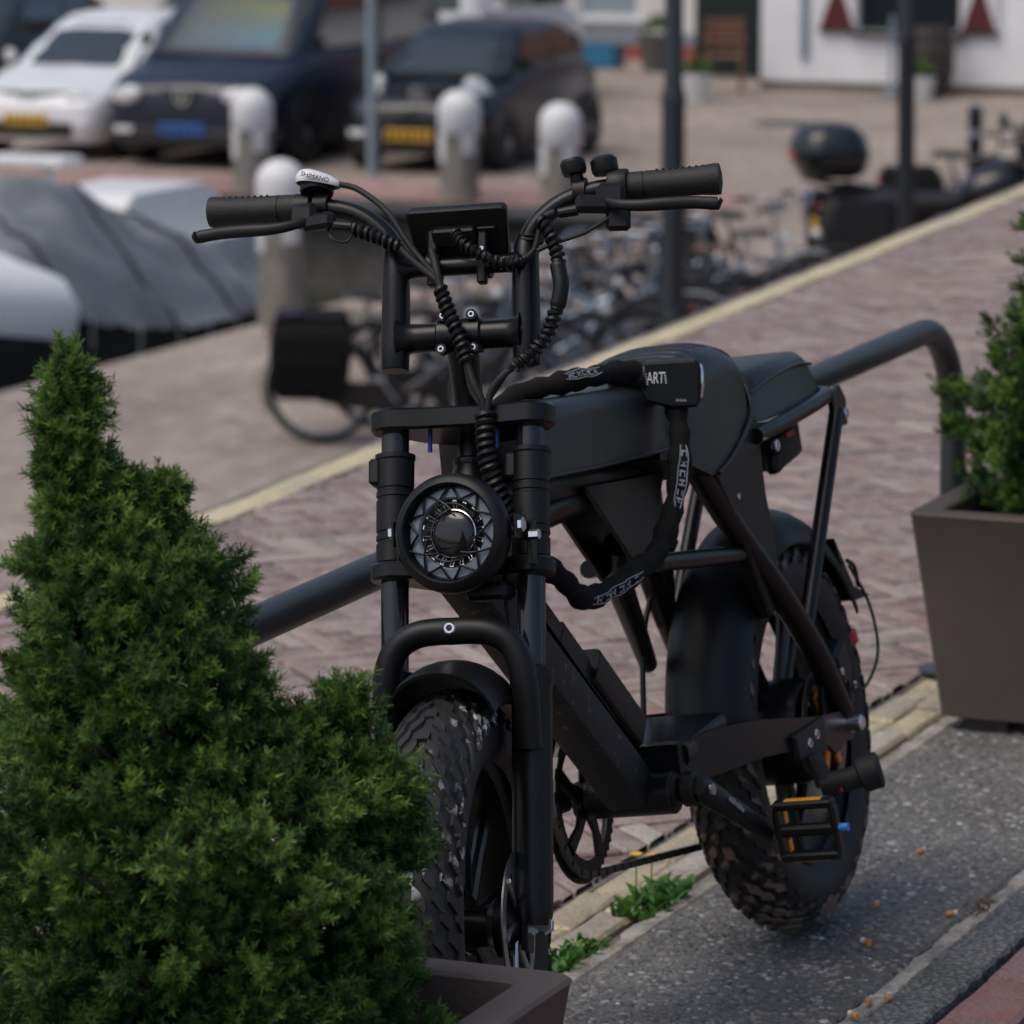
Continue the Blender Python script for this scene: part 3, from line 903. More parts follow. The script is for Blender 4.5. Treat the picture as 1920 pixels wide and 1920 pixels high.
# ================================================================== ELECTRIC BIKE
# bike space: +X forward, +Y the bike's left, +Z up, origin where the rear tyre meets the ground
WR, WB, TH, OFF, STEER, LEAN = .265, 1.080, R_(70), .04, R_(11.5), R_(8.9)
bike = empty('electric_bike', (5.4045, 1.8164, .004), 0, 'black fat tyre electric bike leaning over the tube rail', 'bicycle')
bike.rotation_mode = 'QUATERNION'
bike.rotation_quaternion = (Matrix.Rotation(PI, 4, 'Z') @ Matrix.Rotation(LEAN, 4, 'X')).to_quaternion()
KV = Vector((-math.cos(TH), 0, math.sin(TH))); NV = Vector((math.sin(TH), 0, math.cos(TH))); YV = Vector((0, 1, 0))
FA = Vector((WB, 0, WR)) - NV * OFF
_q = Matrix.Rotation(STEER, 3, KV)
NR, YR = _q @ NV, _q @ YV
def F(s, n, y):
    """fork space: s up the steering axis from axle height, n forward of it, y to the left"""
    return FA + KV * s + NR * n + YR * y
def FP(p): return F(p[0], p[1], p[2])
def FM(): return MB(FP)            # builder in fork space
bp, bpl, brb, ble = M_['black_paint'], M_['black_plastic'], M_['black_rubber'], M_['black_leather']

def hex_bolt(c, axis, r, h, mt, parent, name='bolt', xf=None):
    return MB(xf).cyl(c, axis, r, h, 6, r * .12).build(name, mt, parent, .4)
def cap_bolt(c, axis, r, h, parent, xf=None, mt=None):
    a = Vector(axis).normalized(); c = Vector(c)
    return MB(xf).lathe([(0, -h), (r, -h), (r, -r * .2), (r * .82, 0), (r * .5, 0), (r * .45, -r * .5), (0, -r * .5)], c, a, 14).build('bolt', mt or M_['chrome'], parent, .5)

# ---------------------------------------------------------------- wheels
def tyre_mesh(mbt, c, axis, R, hw, ref):
    """round fat carcass"""
    rm = R - .054
    pr = []
    for k in range(17):
        a = R_(-38) + R_(256) * k / 16
        pr.append((rm + .0495 * math.sin(a), -math.cos(a) * hw))
    mbt.lathe(pr, c, axis, 72, ref=ref)

def tread(mbt, c, axis, R, hw, ref, seed):
    ax = Vector(axis).normalized(); rf = Vector(ref).normalized(); e2 = ax.cross(rf); c = Vector(c)
    rr = random.Random(seed); rm = R - .054
    n = 72
    for i in range(n):
        t0 = 2 * PI * i / n
        rows = [(-14, 9, .0038), (14, 9, .0038), (-37, 8, .0036), (37, 8, .0036), (-60, 8, .0036), (60, 8, .0036)] if i % 2 == 0 else [(0, 8, .0038), (-26, 9, .0036), (26, 9, .0036), (-50, 9, .0036), (50, 9, .0036), (-72, 6, .004), (72, 6, .004)]
        for (deg, wdeg, hgt) in rows:
            skew = .22 * (1 if deg > 0 else -1) * (1 if deg else 0)
            b0 = len(mbt.v); vs = []
            dt = PI / n * .88
            for lev, sc_ in ((-.004, 1.0), (hgt, .8)):
                for (u, w_) in ((-1, -1), (1, -1), (1.0, 1), (.2, 1.25), (-1, 1)):
                    a = R_(90 + deg + w_ * wdeg * sc_)
                    t = t0 + u * dt * sc_ + skew * w_ * .12
                    rad = .0495 + lev + (rr.uniform(-.0008, .0008) if lev > 0 else 0)
                    rr_ = rm + rad * math.sin(a); h = -math.cos(a) * hw / .0495 * rad
                    vs.append(c + (rf * math.cos(t) + e2 * math.sin(t)) * rr_ + ax * h)
            fs = [(5, 6, 7, 8, 9)] + [(k, (k + 1) % 5, 5 + (k + 1) % 5, 5 + k) for k in range(5)]
            mbt.add(vs, fs)

def mtread(base, dust, scale, lo, hi, name):
    m, nt, b, tc = nodes_mat(name)
    n = noise(nt, tc.outputs['Object'], scale, 6, .6)
    c = mix(nt, base, dust, ramp(nt, n, ((lo, (0, 0, 0)), (hi, (1, 1, 1)))))
    nt.links.new(c, b.inputs['Base Color']); b.inputs['Roughness'].default_value = .6
    bump_to(nt, b, noise(nt, tc.outputs['Object'], 300, 4), .3, .002)
    return m
def specks(name):
    m, nt, b, tc = nodes_mat(name)
    f = math_(nt, 'MULTIPLY', ramp(nt, noise(nt, tc.outputs['Object'], 46, 6, .6), ((.55, (0, 0, 0)), (.585, (1, 1, 1)))), ramp(nt, noise(nt, tc.outputs['Object'], 9, 2), ((.50, (0, 0, 0)), (.58, (1, 1, 1)))))
    nt.links.new(mix(nt, (.012, .012, .012), (.45, .45, .45), f), b.inputs['Base Color']); b.inputs['Roughness'].default_value = .6
    bump_to(nt, b, noise(nt, tc.outputs['Object'], 300, 4), .3, .002)
    return m
M_['tread_front'] = specks('rubber with white paint specks')
M_['tread_rear'] = mtread((.012, .012, .012), (.16, .112, .088), 24, .49, .57, 'rubber with dried mud')

def disc(mbd, c, axis, r0, r1, ref, arms=6, th=.002):
    ax = Vector(axis).normalized(); rf = Vector(ref).normalized(); e2 = ax.cross(rf); c = Vector(c)
    mbd.lathe([(r0, -th / 2), (r1, -th / 2), (r1, th / 2), (r0, th / 2)], c, ax, 48, close_prof=True, ref=ref)
    for k in range(arms):
        a = 2 * PI * k / arms
        p = lambda r, t: c + (rf * math.cos(t) + e2 * math.sin(t)) * r
        mbd.tube([p(.02, a), p((r0 + .02) / 2, a + .22), p(r0 + .002, a + .35)], [.003, .0028, .004], 6)

def wheel(name, c, axis, ref, seed, tread_mat, rear):
    ax = Vector(axis); rf = Vector(ref)
    mbm = MB()
    # rim and cast spokes
    mbm.lathe([(.196, -.040), (.205, -.040), (.206, -.034), (.190, -.026), (.184, 0), (.190, .026), (.206, .034), (.205, .040), (.196, .040), (.178, .022), (.174, 0), (.178, -.022)], c, ax, 60, close_prof=True, ref=ref)
    e2 = ax.cross(rf)
    for k in range(5 if rear else 10):
        for dd in ((-.13, .13) if rear else (0,)):
            a = 2 * PI * k / (5 if rear else 10) + .3
            p = lambda r, t, h=0: Vector(c) + (rf * math.cos(t) + e2 * math.sin(t)) * r + ax * h
            mbm.tube([p(.04, a + dd * 2.2), p(.11, a + dd * 1.2), p(.178, a + dd)], [.012, .009, .011], 8, sy=.8)
    rim = mbm.build(name, bp, bike, .6)
    mt_ = MB(); tyre_mesh(mt_, c, ax, WR, .049, ref); mt_.build('tyre', brb, rim, .8)
    tr = MB(); tread(tr, c, ax, WR, .049, ref, seed); tag(tr.build('tread', tread_mat, rim, .4), kind='stuff')
    hb = MB()
    if rear:
        hb.lathe([(.02, -.075), (.03, -.07), (.066, -.055), (.070, -.045), (.070, .035), (.064, .048), (.030, .058), (.02, .07)], c, ax, 36)
    else:
        hb.lathe([(.012, -.07), (.034, -.06), (.034, -.05), (.022, -.04), (.022, .03), (.034, .04), (.034, .055), (.012, .07)], c, ax, 28)
    hb.build('hub', bp, rim, .5)
    db = MB(); disc(db, Vector(c) + ax * (.066 if rear else .062), ax, .066, .083, ref); db.build('brake_disc', M_['steel'] if not rear else mat('brown steel', (.16, .14, .13), .5, metal=.8), rim, .4)
    return rim

fw = wheel('front_wheel', F(0, OFF, 0), YR, NR, 4, M_['tread_front'], False)
rwl = wheel('rear_wheel', (0, 0, WR), (0, 1, 0), (1, 0, 0), 9, M_['tread_rear'], True)
sp_ = MB()
for k in range(6):
    a = 2 * PI * k / 6
    ca, sa = math.cos(a), math.sin(a)
    sp_.prism([(-.010, .018), (.010, .018), (.006, .058), (-.006, .058)], (0, .069, WR), (-sa, 0, ca), (ca, 0, sa), (0, .004, 0))
sp_.build('disc_carrier', M_['orange'], rwl, .4)
ca_ = MB(); ca_.cyl(F(0, OFF, 0), YR, .006, .19, 12); ca_.build('axle', M_['steel'], fw, .5)
for y in (.078, .0925):
    hex_bolt((0, OFF, y), (0, 1, 0), .0098, .011, M_['chrome'], fw, 'axle_nut', FP)
MB().cyl((0, 0, WR), (0, 1, 0), .0075, .21, 12).build('axle', M_['steel'], rwl, .5)
MB().cyl((.004, .108, WR + .006), (0, 1, 0), .0105, .030, 14, .003).build('axle_nut', M_['chrome'], rwl, .5)

# ---------------------------------------------------------------- fork
LEGY = .0785
def crown(s0, s1, ry, cx, name, mt, parent, back=-.03):
    poly = []
    for k in range(9):
        a = R_(-90 + 180 * k / 8 )
        poly.append((.04 + .028 * math.sin(-a), LEGY * ry + .028 * math.cos(a)))
    left = [(x, y) for (x, y) in poly]            # (n, y) round end on the left
    pts = left + [(back * .6, .052), (back, .03), (back, -.03), (back * .6, -.052)] + [(x, -y) for (x, y) in reversed(left)] + [(cx, -.045), (cx, .045)]
    mb = FM()
    mb.prism([(p[0], p[1]) for p in pts], (s0, 0, 0), (0, 1, 0), (0, 0, 1), (s1 - s0, 0, 0), .003)
    return mb.build(name, mt, parent, .5)
fork = crown(.563, .588, 1, .062, 'fork', bp, bike)
crown(.392, .412, 1, .058, 'lower_crown', bp, fork)
for sgn in (-1, 1):
    y = LEGY * sgn
    FM().tube([(.24, OFF, y), (.584, OFF, y)], .0158, 24).build('stanchion', M_['black_gloss'], fork, .8)
    FM().cyl((.589, OFF, y), (1, 0, 0), .015, .006, 20, .002).build('top_cap', bpl, fork, .5)
    pr = [(.0165, .412), (.0215, .414)]
    for g in (.437, .447, .487, .497):
        pr += [(.0215, g - .0025), (.0202, g - .0012), (.0202, g + .0012), (.0215, g + .0025)]
    pr += [(.0218, .531), (.023, .533), (.023, .538), (.0165, .540)]
    mb = FM(); mb.lathe([(r, h) for r, h in pr], (0, OFF, y), (1, 0, 0), 28)
    mb.box((.518, OFF + .004, y - .021), (.03, .022, .014), None, .003)
    mb.build('sleeve', bpl, fork, .4)
    mb = FM()
    mb.tube([(.0, OFF, y), (.012, OFF, y), (.03, OFF, y), (.262, OFF, y), (.272, OFF, y), (.286, OFF, y), (.290, OFF, y)], [.0195, .0222, .0228, .0228, .0250, .0250, .0165], 26)
    mb.build('lower_leg', bp, fork, .6)
    mb = FM()
    mb.prism([(-.028, -.014), (-.028, .016), (.03, .018), (.03, -.018)], (0, OFF, y - .006 * sgn - .004), (1, 0, 0), (0, 1, 0), (0, 0, .008), .001)
    mb.build('dropout', bp, fork, .5)
# brake caliper on the left leg
mb = FM(); mb.box((.052, OFF - .046, .066), (.062, .034, .034), None, .006); mb.box((.075, OFF - .025, .074), (.05, .02, .012), None, .003); mb.build('front_caliper', bpl, fork, .5)
FM().tube(smooth_path([(.082, OFF - .05, .07), (.18, OFF - .05, .055), (.30, OFF - .03, .05), (.39, OFF - .01, .046), (.46, -.02, .05)], 6), .0026, 8).build('brake_hose', brb, fork, .8)
# head tube, steerer
FM().lathe([(0, .40), (.024, .40), (.027, .405), (.027, .508), (.0255, .512), (.021, .525), (.0195, .53), (.0205, .532), (.0205, .537), (.016, .540), (.0145, .563)], (0, 0, 0), (1, 0, 0), 32).build('head_tube', bp, bike, .5)
for sgn in (-1, 1):
    cap_bolt((.5895, .034, .038 * sgn), (1, 0, 0), .0045, .003, fork, FP)
    FM().cyl((.552, .036, .039 * sgn), (1, 0, 0), .0026, .022, 10).build('crown_bolt', M_['blue_bolt'], fork)

# ---------------------------------------------------------------- brace hoop and front mudguard
hp = [(.195, .060, -.0795), (.225, .068, -.0795), (.262, .078, -.079), (.290, .083, -.074), (.310, .086, -.062), (.321, .088, -.042), (.324, .088, -.02), (.324, .088, 0)]
hp = hp + [(a, b_, -c) for (a, b_, c) in reversed(hp[:-1])]
hoop = FM().tube(smooth_path(hp, 5), .0152, 18).build('fork_brace', bpl, bike, .8)
cap_bolt((.325, .1040, -.001), (0, 1, 0), .0072, .006, hoop, FP)
mb = MB()
pr = []
for k in range(15):
    a = R_(-80 + 160 * k / 14)
    pr.append((.238 + .058 * math.cos(a), .0625 * math.sin(a) / .985))
pr2 = [(r - .0035, h * .955) for (r, h) in reversed(pr)]
mb.lathe(pr + pr2, F(0, OFF, 0), YR, 22, ang=(R_(-120), R_(-62)), ref=NR, close_prof=True)
fm_ = mb.build('front_mudguard', bpl, bike, .7)

# ---------------------------------------------------------------- handlebar
NB = .05
hb = FM()
hb.tube([(.671, NB, -.076), (.671, NB, .076)], .0165, 24, False)
hb.tube([(.753, NB, -.074), (.753, NB, .074)], .0108, 18, False)
for sgn in (-1, 1):
    hb.tube([(.634, NB, .0765 * sgn), (.636, NB, .0765 * sgn), (.66, NB, .076 * sgn), (.70, NB, .0755 * sgn), (.74, NB, .0755 * sgn), (.772, NB, .0765 * sgn), (.781, NB, .0775 * sgn)], [.0148, .0158, .0164, .0164, .0156, .0142, .0118], 22)
    hb.tube([(.671, NB, .052 * sgn), (.671, NB, .058 * sgn), (.671, NB, .0645 * sgn), (.671, NB, .072 * sgn)], [.0166, .0172, .0200, .0255], 22, False)
    hb.tube([(.753, NB, .054 * sgn), (.753, NB, .062 * sgn), (.753, NB, .070 * sgn)], [.0109, .0125, .0165], 18, False)
    path = smooth_path([(.755, NB, .0765 * sgn), (.779, NB, .079 * sgn), (.800, NB, .092 * sgn), (.820, NB, .119 * sgn), (.831, NB, .155 * sgn), (.8345, NB - .003, .20 * sgn), (.838, NB - .008, .285 * sgn)], 6)
    hb.tube(path, .0112, 18)
bar = hb.build('handlebar', bp, bike, .6)
for sgn in (-1, 1):
    g0, g1 = .192, .298
    def gp(y): return (.8345 + (y - .2) * .036, NB - .003 - (y - .2) * .05, y * sgn)
    ys = [g0, g0 + .002, g0 + .020, g0 + .0205, g0 + .022, g0 + .0225, g0 + .05, g0 + .085, g0 + .101, g0 + .1065, g0 + .1085]
    rs_ = [.0145, .0163, .0165, .0155, .0155, .0166, .0158, .0166, .0182, .0176, .009]
    gm = FM(); gm.tube([gp(y) for y in ys], rs_, 26)
    grip = gm.build('grip', brb, bar, .5)
    # moulded ribs on the underside of the grip
    rb_ = FM()
    for k in range(9):
        y = g0 + .036 + k * .0075; c = gp(y)
        rb_.box((c[0] + .0149, c[1] + .004, c[2]), (.0022, .010, .0028), None, .0008)
    tag(rb_.build('grip_ribs', brb, grip, .4), kind='stuff')

# stem with four-bolt clamp
stem = FM()
stem.tube([(.585, 0.004, 0), (.60, .008, 0), (.655, .038, 0), (.668, .046, 0)], [.0165, .0165, .0185, .02], 22)
st = stem.build('stem', bp, bike, .6)
FM().tube([(.671, NB, -.026), (.671, NB, -.024), (.671, NB, .024), (.671, NB, .026)], [.0185, .0205, .0205, .0185], 26).build('bar_clamp', bp, st, .5)
for (s_, y) in ((.6905, -.0165), (.6905, .0165), (.652, -.0185), (.652, .0185)):
    FM().cyl((s_, NB + .0145, y), (0, 1, 0), .0062, .010, 12).build('bolt_boss', bp, st)
    cap_bolt((s_, NB + .021, y), (0, 1, 0), .0042, .004, st, FP)

# display, its brackets and back box
dt_ = R_(40)
def DP(p):                          # display space: x across (left +), y up the panel, z out of its back (towards the front)
    x, y, z = p
    return F(.789 + y * math.cos(dt_) - z * math.sin(dt_), .052 + y * math.sin(dt_) + z * math.cos(dt_), x)
pan = MB(DP); pan.prism([(x * (1 + y * 1.5), y) for (x, y) in rrect(.112, .070, .007)], (0, 0, -.007), (1, 0, 0), (0, 1, 0), (0, 0, .0135), .0022)
disp = pan.build('display', bpl, bike, .5)
MB(DP).box((-.004, .004, .012), (.050, .022, .013), None, .0025).build('back_box', bpl, disp, .4)
MB(DP).box((.0335, .011, .0095), (.021, .004, .006), None, .001).build('port_cover', bpl, disp)
for x in (-.030, .028):
    m_ = FM()
    m_.box((.772, NB + .008, x), (.044, .014, .011), None, .002)
    m_.lathe([(.0110, -.0075), (.0165, -.0075), (.0165, .0075), (.0110, .0075)], (.753, NB, x), (0, 0, 1), 20, close_prof=True)
    m_.box((.738, NB + .012, x), (.022, .013, .011), None, .002)
    br_ = m_.build('bracket', bpl, disp, .4)
    cap_bolt((.768, NB + .0165, x), (0, 1, 0), .0028, .003, br_, FP)
MB(DP).box((0, 0, -.0075), (.108, .056, .0012)).build('screen', M_['lamp_clear'], disp)

# ---- brake levers
for sgn in (-1, 1):
    lv = FM()
    lv.lathe([(.0115, -.009), (.0175, -.009), (.0175, .009), (.0115, .009)], (.8335, NB - .002, .185 * sgn), (0, .03, 1), 20, close_prof=True)
    lv.box((.8185, NB + .018, .178 * sgn), (.026, .026, .034), Matrix.Rotation(.18 * sgn, 4, 'X'), .006)
    lv.box((.808, NB + .026, .160 * sgn), (.020, .018, .042), Matrix.Rotation(.28 * sgn, 4, 'X'), .005)
    lv.tube([(.802, NB + .028, .142 * sgn), (.799, NB + .029, .120 * sgn)], [.0068, .0058], 12)
    body = lv.build('lever_body', bpl, bar, .5)
    bl_ = FM()
    path = smooth_path([(.812, NB + .026, .170 * sgn), (.803, NB + .036, .19 * sgn), (.799, NB + .040, .215 * sgn), (.7995, NB + .038, .245 * sgn), (.8000, NB + .034, .275 * sgn), (.7975, NB + .032, .302 * sgn)], 5)
    k_ = len(path)
    bl_.tube(path, [.0052 + .0022 * min(1, i / k_ * 2) for i in range(k_ - 2)] + [.0078, .0072], 12, sy=.62, up=(1, 0, 0))
    bl_.tube([path[-1], path[-1] + Vector((-.0018, -.001, .004 * sgn))], [.0082, .0060], 12)
    bl_.build('lever', bpl, body, .7)
# shifter with the pale cap on the bike's right side
sh = FM()
sh.lathe([(.0115, -.008), (.0165, -.008), (.0165, .008), (.0115, .008)], (.8335, NB, -.163), (0, 0, 1), 20, close_prof=True)
sh.lathe([(0, -.005), (.0185, -.005), (.0195, -.002), (.0195, .009), (.0165, .011), (0, .011)], (.852, NB + .006, -.168), (1, -.25, 0), 28)
shf = sh.build('shifter', bpl, bar, .5)
def capxf(p):                       # teardrop cap, high at the outer end and running down towards the bar's middle
    x, y, z = p
    zz = z * (1.55 if z > 0 else .95)
    return F(.8605 + x * (1 - 9 * max(0, zz)) - .17 * zz, NB + .008 + y * (1 - 6 * max(0, zz)), -.172 + zz)
prof = [(.0205, -.0035), (.0215, .0)] + [(.0215 * math.cos(PI / 2 * k / 9) ** .55 if k < 9 else 0, .0140 * math.sin(PI / 2 * k / 9)) for k in range(1, 10)]
cap = MB(capxf).lathe(prof, (0, 0, 0), (1, 0, 0), 36).build('shifter_cap', M_['silver_paint'], shf, .8)
FM().tube([(.866, NB - .004, -.176), (.874, NB - .010, -.178), (.876, NB - .014, -.178)], [.006, .006, .0035], 12).build('shift_lever', bpl, shf, .8)
tx = frame(F(.8600, NB + .0318, -.1635), F(.8530, NB + .0255, -.137) - F(.8600, NB + .0318, -.1635), F(1, .25, 0) - F(0, .0, 0)) @ Matrix.Rotation(R_(-8), 4, 'X')
text_mesh('lettering', 'SHIMANO', .0074, M_['ink'], cap, tx, .0012)
# switch pods on the bike's left side
pod = FM()
pod.lathe([(.0115, -.007), (.017, -.007), (.017, .007), (.0115, .007)], (.830, NB, .140), (0, 0, 1), 20, close_prof=True)
pod.tube([(.838, NB + .004, .138), (.850, NB + .008, .136)], [.009, .0075], 14)
pod.lathe([(0, -.004), (.0128, -.004), (.0145, 0), (.0145, .010), (.0125, .0135), (.006, .0145), (0, .0145)], (.853, NB + .010, .1345), (1, .12, -.2), 26)
pods = pod.build('switch_pod', bpl, bar, .5)
th_ = FM()
th_.lathe([(.0112, -.010), (.0195, -.010), (.0205, -.008), (.0205, .010), (.0195, .012), (.0112, .012)], (.834, NB, .183), (0, 0, 1), 26, close_prof=True)
th_.lathe([(0, -.004), (.0135, -.004), (.0155, 0), (.0155, .012), (.0125, .0155), (0, .0155)], (.853, NB + .004, .169), (1, .1, -.15), 26)
th_.box((.793, NB + .016, .186), (.030, .012, .028), Matrix.Rotation(.15, 4, 'X'), .004)
th_.build('thumb_throttle', bpl, bar, .5)

# ---------------------------------------------------------------- cables with spiral wrap
def coil(path, r_in, r_w, pitch):
    P = smooth_path(path, 10)
    L = [0]
    for a, b_ in zip(P, P[1:]): L.append(L[-1] + (b_ - a).length)
    tot = L[-1]; n = int(tot / pitch * 10)
    out = []; prev = None; j = 0
    for i in range(n + 1):
        d = tot * i / n
        while j < len(L) - 2 and L[j + 1] < d: j += 1
        t = (d - L[j]) / max(1e-9, L[j + 1] - L[j]); p = P[j].lerp(P[j + 1], t); tg = (P[j + 1] - P[j]).normalized()
        if prev is None: prev = tg.orthogonal().normalized()
        prev = (prev - tg * prev.dot(tg)).normalized(); bn = tg.cross(prev)
        a = 2 * PI * d / pitch
        out.append(p + (prev * math.cos(a) + bn * math.sin(a)) * (r_in + r_w * .3))
    return out
def wrap(name, path, r=.0068, pitch=.0079):
    m_ = FM(); m_.tube(smooth_path(path, 8), r * .78, 10)
    c = m_.build(name, brb, bike, .8)
    w_ = FM(); w_.tube(coil([Vector(p) for p in path], r * .82, r * .45, pitch), r * .46, 6)
    w_.build('spiral_wrap', bpl, c, .9)
    return c
def cable(path, r=.0028, name='cable'):
    return FM().tube(smooth_path(path, 8), r, 8).build(name, brb, bike, .8)
cn = NB + .028
wrap('cable_bundle', [(.796, cn, -.118), (.785, cn, -.090), (.772, cn, -.066)])
cable([(.799, cn, -.135), (.796, cn, -.118)], .004)
cable([(.857, NB + .008, -.142), (.845, NB + .02, -.115), (.815, cn, -.08), (.772, cn, -.052), (.735, cn, -.022)], .0036)
cable([(.772, cn, -.066), (.752, cn, -.046), (.733, cn, -.024), (.722, cn, -.016)], .0042)
cable([(.800, cn - .003, -.150), (.785, cn + .004, -.142), (.782, cn, -.127), (.795, cn, -.117)], .0018)
cable([(.768, NB + .015, -.030), (.745, cn, -.022), (.722, cn, -.017)], .0046, 'connector')
wrap('cable_bundle', [(.722, cn, -.018), (.69, cn + .003, -.006), (.660, cn + .003, .006), (.632, cn, .014)])
cable([(.632, cn, .014), (.605, cn - .002, .022), (.588, cn - .006, .030), (.57, cn - .012, .032)], .0042)
cable([(.632, cn, .012), (.602, cn - .008, .017), (.585, cn - .01, .027), (.57, cn - .014, .030)], .0032)
wrap('cable_bundle', [(.578, .066, .032), (.548, .066, .032), (.515, .062, .036), (.485, .052, .044), (.462, .04, .055)], .0088, .0085)
wrap('cable_bundle', [(.793, cn + .004, .098), (.778, cn + .006, .110), (.752, cn + .006, .119), (.740, cn + .006, .121)], .0066)
FM().tube(smooth_path([(.742, cn + .006, .120), (.735, cn + .007, .1205), (.712, cn + .008, .124), (.690, cn + .006, .1195), (.685, cn + .006, .118)], 5), [.0075] * 4 + [.0092] * 12 + [.0075] * 5, 14).build('connector_sleeve', bpl, bike, .8)
wrap('cable_bundle', [(.687, cn + .006, .118), (.66, cn + .004, .108), (.640, cn + .002, .09), (.625, cn, .068)], .0066)
cable([(.625, cn, .068), (.612, cn, .052), (.597, cn - .004, .04), (.575, cn - .01, .034)], .0042)
cable([(.626, cn + .004, .066), (.606, cn - .006, .049), (.59, cn - .008, .038), (.575, cn - .012, .034)], .003)
wrap('cable_bundle', [(.785, NB + .03, .0), (.768, NB + .04, .012), (.752, NB + .036, .035), (.745, NB + .026, .058), (.750, NB + .02, .078)], .0054, .0068)
cable([(.750, NB + .02, .078), (.76, NB + .022, .09), (.778, NB + .024, .096), (.79, cn, .099)], .0035)
cable([(.801, cn, .115), (.795, cn + .003, .104), (.788, cn, .098)], .004)
cable([(.795, NB + .02, .18), (.775, cn, .15), (.765, cn, .115), (.757, cn, .095)], .0026)
for k in range(2):
    FM().lathe([(.0125, -.0012), (.0150, -.0012), (.0150, .0012), (.0125, .0012)], (.776 + .005 * k, NB, .0815), (1, 0, .05), 18, close_prof=True).build('cable_tie', bpl, bike)

# ---------------------------------------------------------------- headlight
hl_t, hl_y = R_(-7), R_(10)
def HP(p):                          # lamp space: z forward, x left, y up
    x, y, z = p
    x, z = x * math.cos(hl_y) - z * math.sin(hl_y), x * math.sin(hl_y) + z * math.cos(hl_y)
    return F(.432 + y * math.cos(hl_t) + z * math.sin(hl_t), .098 - y * math.sin(hl_t) + z * math.cos(hl_t), .004 + x)
RL = .0675
lamp = MB(HP).lathe([(0, -.050), (.028, -.050), (.045, -.040), (.060, -.022), (RL - .001, -.004), (RL, .004), (RL - .001, .012), (RL - .006, .0185), (.0560, .0205), (.0545, .019), (.0535, .010), (.052, .004)], (0, 0, 0), (0, 0, 1), 56).build('headlight', bpl, bike, .6)
MB(HP).lathe([(.0525, .0045), (.050, .0075), (.0405, .0085), (.0385, .006), (.0385, .003)], (0, 0, 0), (0, 0, 1), 48).build('diffuser_ring', M_['lamp_ring'], lamp, .6)
MB(HP).lathe([(.0385, .003), (.032, -.004), (.0275, -.006), (0, -.006)], (0, 0, 0), (0, 0, 1), 40).build('reflector', M_['black_gloss'], lamp, .6)
MB(HP).lathe([(.0262, -.004), (.0272, .002), (.0272, .0035), (.0262, .004)], (0, 0, 0), (0, 0, 1), 40).build('lens_ring', M_['chrome'], lamp, .6)
pr = [(.0262 * math.cos(PI / 2 * k / 8), .002 + .008 * math.sin(PI / 2 * k / 8)) for k in range(9)]
MB(HP).lathe(pr, (0, 0, 0), (0, 0, 1), 40).build('projector_lens', M_['lamp_clear'], lamp, .9)
for k in range(18):
    a = 2 * PI * k / 18 + .1
    f_ = MB(HP)
    for dd in (-.055, .055):
        ca, sa = math.cos(a + dd), math.sin(a + dd)
        f_.tube([(ca * .0290, sa * .0290, .0005), (ca * .0355, sa * .0355, .0045)], .0007, 5)
    f_.box((math.cos(a) * .0365, math.sin(a) * .0365, .0035), (.0012, .0048, .0012), Matrix.Rotation(a, 4, 'Z'))
    f_.build('reflector_fin', M_['chrome'], lamp, .5)
# wire grille: a web of diamonds between the rim and the middle of the lamp
gr = MB(HP)
def gp_(r, a): return (math.cos(a) * r, math.sin(a) * r, .0085 + .0085 * (1 - (r / .0535) ** 2))
for k in range(10):
    a = 2 * PI * k / 10 + .31; h = PI / 10
    for sg in (-1, 1):
        gr.tube([gp_(.0545, a), gp_(.0445, a + sg * h * .55), gp_(.0385, a + sg * h), gp_(.031, a + sg * h * 1.7), gp_(.0255, a + sg * h * 2.3)][: 5 if (k + (sg > 0)) % 3 == 0 else 3], .0014, 6)
gr.tube([gp_(.033, .5 + 1.9 * t / 10) for t in range(11)], .0011, 6)
gr.tube([gp_(.032, 3.7 + 1.7 * t / 10) for t in range(11)], .0011, 6)
gr.build('grille', bpl, lamp, .9)
for sgn in (-1, 1):
    m_ = MB(HP); m_.box((sgn * .074, .004, -.012), (.004, .028, .030), None, .001); m_.box((sgn * .080, -.012, -.03), (.006, .05, .016), None, .001)
    m_.build('lamp_bracket', bp, lamp, .4)
    hex_bolt((sgn * .0775, .006, -.006), (1, 0, 0), .0085, .007, M_['chrome'], lamp, 'bolt', HP)
hex_bolt((.094, -.006, -.004), (1, 0, 0), .0058, .012, M_['chrome'], lamp, 'bolt', HP)
MB(HP).box((.026, -.064, -.035), (.05, .02, .035), None, .005).build('horn', bpl, lamp, .5)

# ---------------------------------------------------------------- frame
fr = MB()
fr.tube([(.895, 0, .715), (.62, 0, .690), (.36, 0, .665)], [.026, .026, .024], 18, sy=.8)
fr.tube([(.905, 0, .655), (.76, 0, .668), (.58, 0, .668)], [.022, .022, .020], 16)
frame_o = fr.build('frame', bp, bike, .7)
def beam(name, a, b_, w_, h, mt, parent, bev=.006):
    a, b_ = Vector(a), Vector(b_); d = b_ - a
    side = Vector((0, 1, 0)); up = side.cross(d).normalized()
    m = MB(); m.prism(rrect(w_, h, min(bev, w_ * .45, h * .45), 3), a, side, up, d, .001)
    return m.build(name, mt, parent, .5)
M_['frame_dirty'] = mtread((.0060, .0062, .0070), (.10, .085, .068), 60, .63, .67, 'black frame with dried splashes')
beam('down_tube', (.925, 0, .640), (.535, 0, .305), .054, .060, M_['frame_dirty'], frame_o, .012)
m_ = MB()                            # stepped battery cover on the rear face of the down tube
dv = (Vector((.535, 0, .305)) - Vector((.925, 0, .640))).normalized(); uv_ = Vector((0, 1, 0)).cross(dv)
if uv_.x > 0: uv_ = -uv_
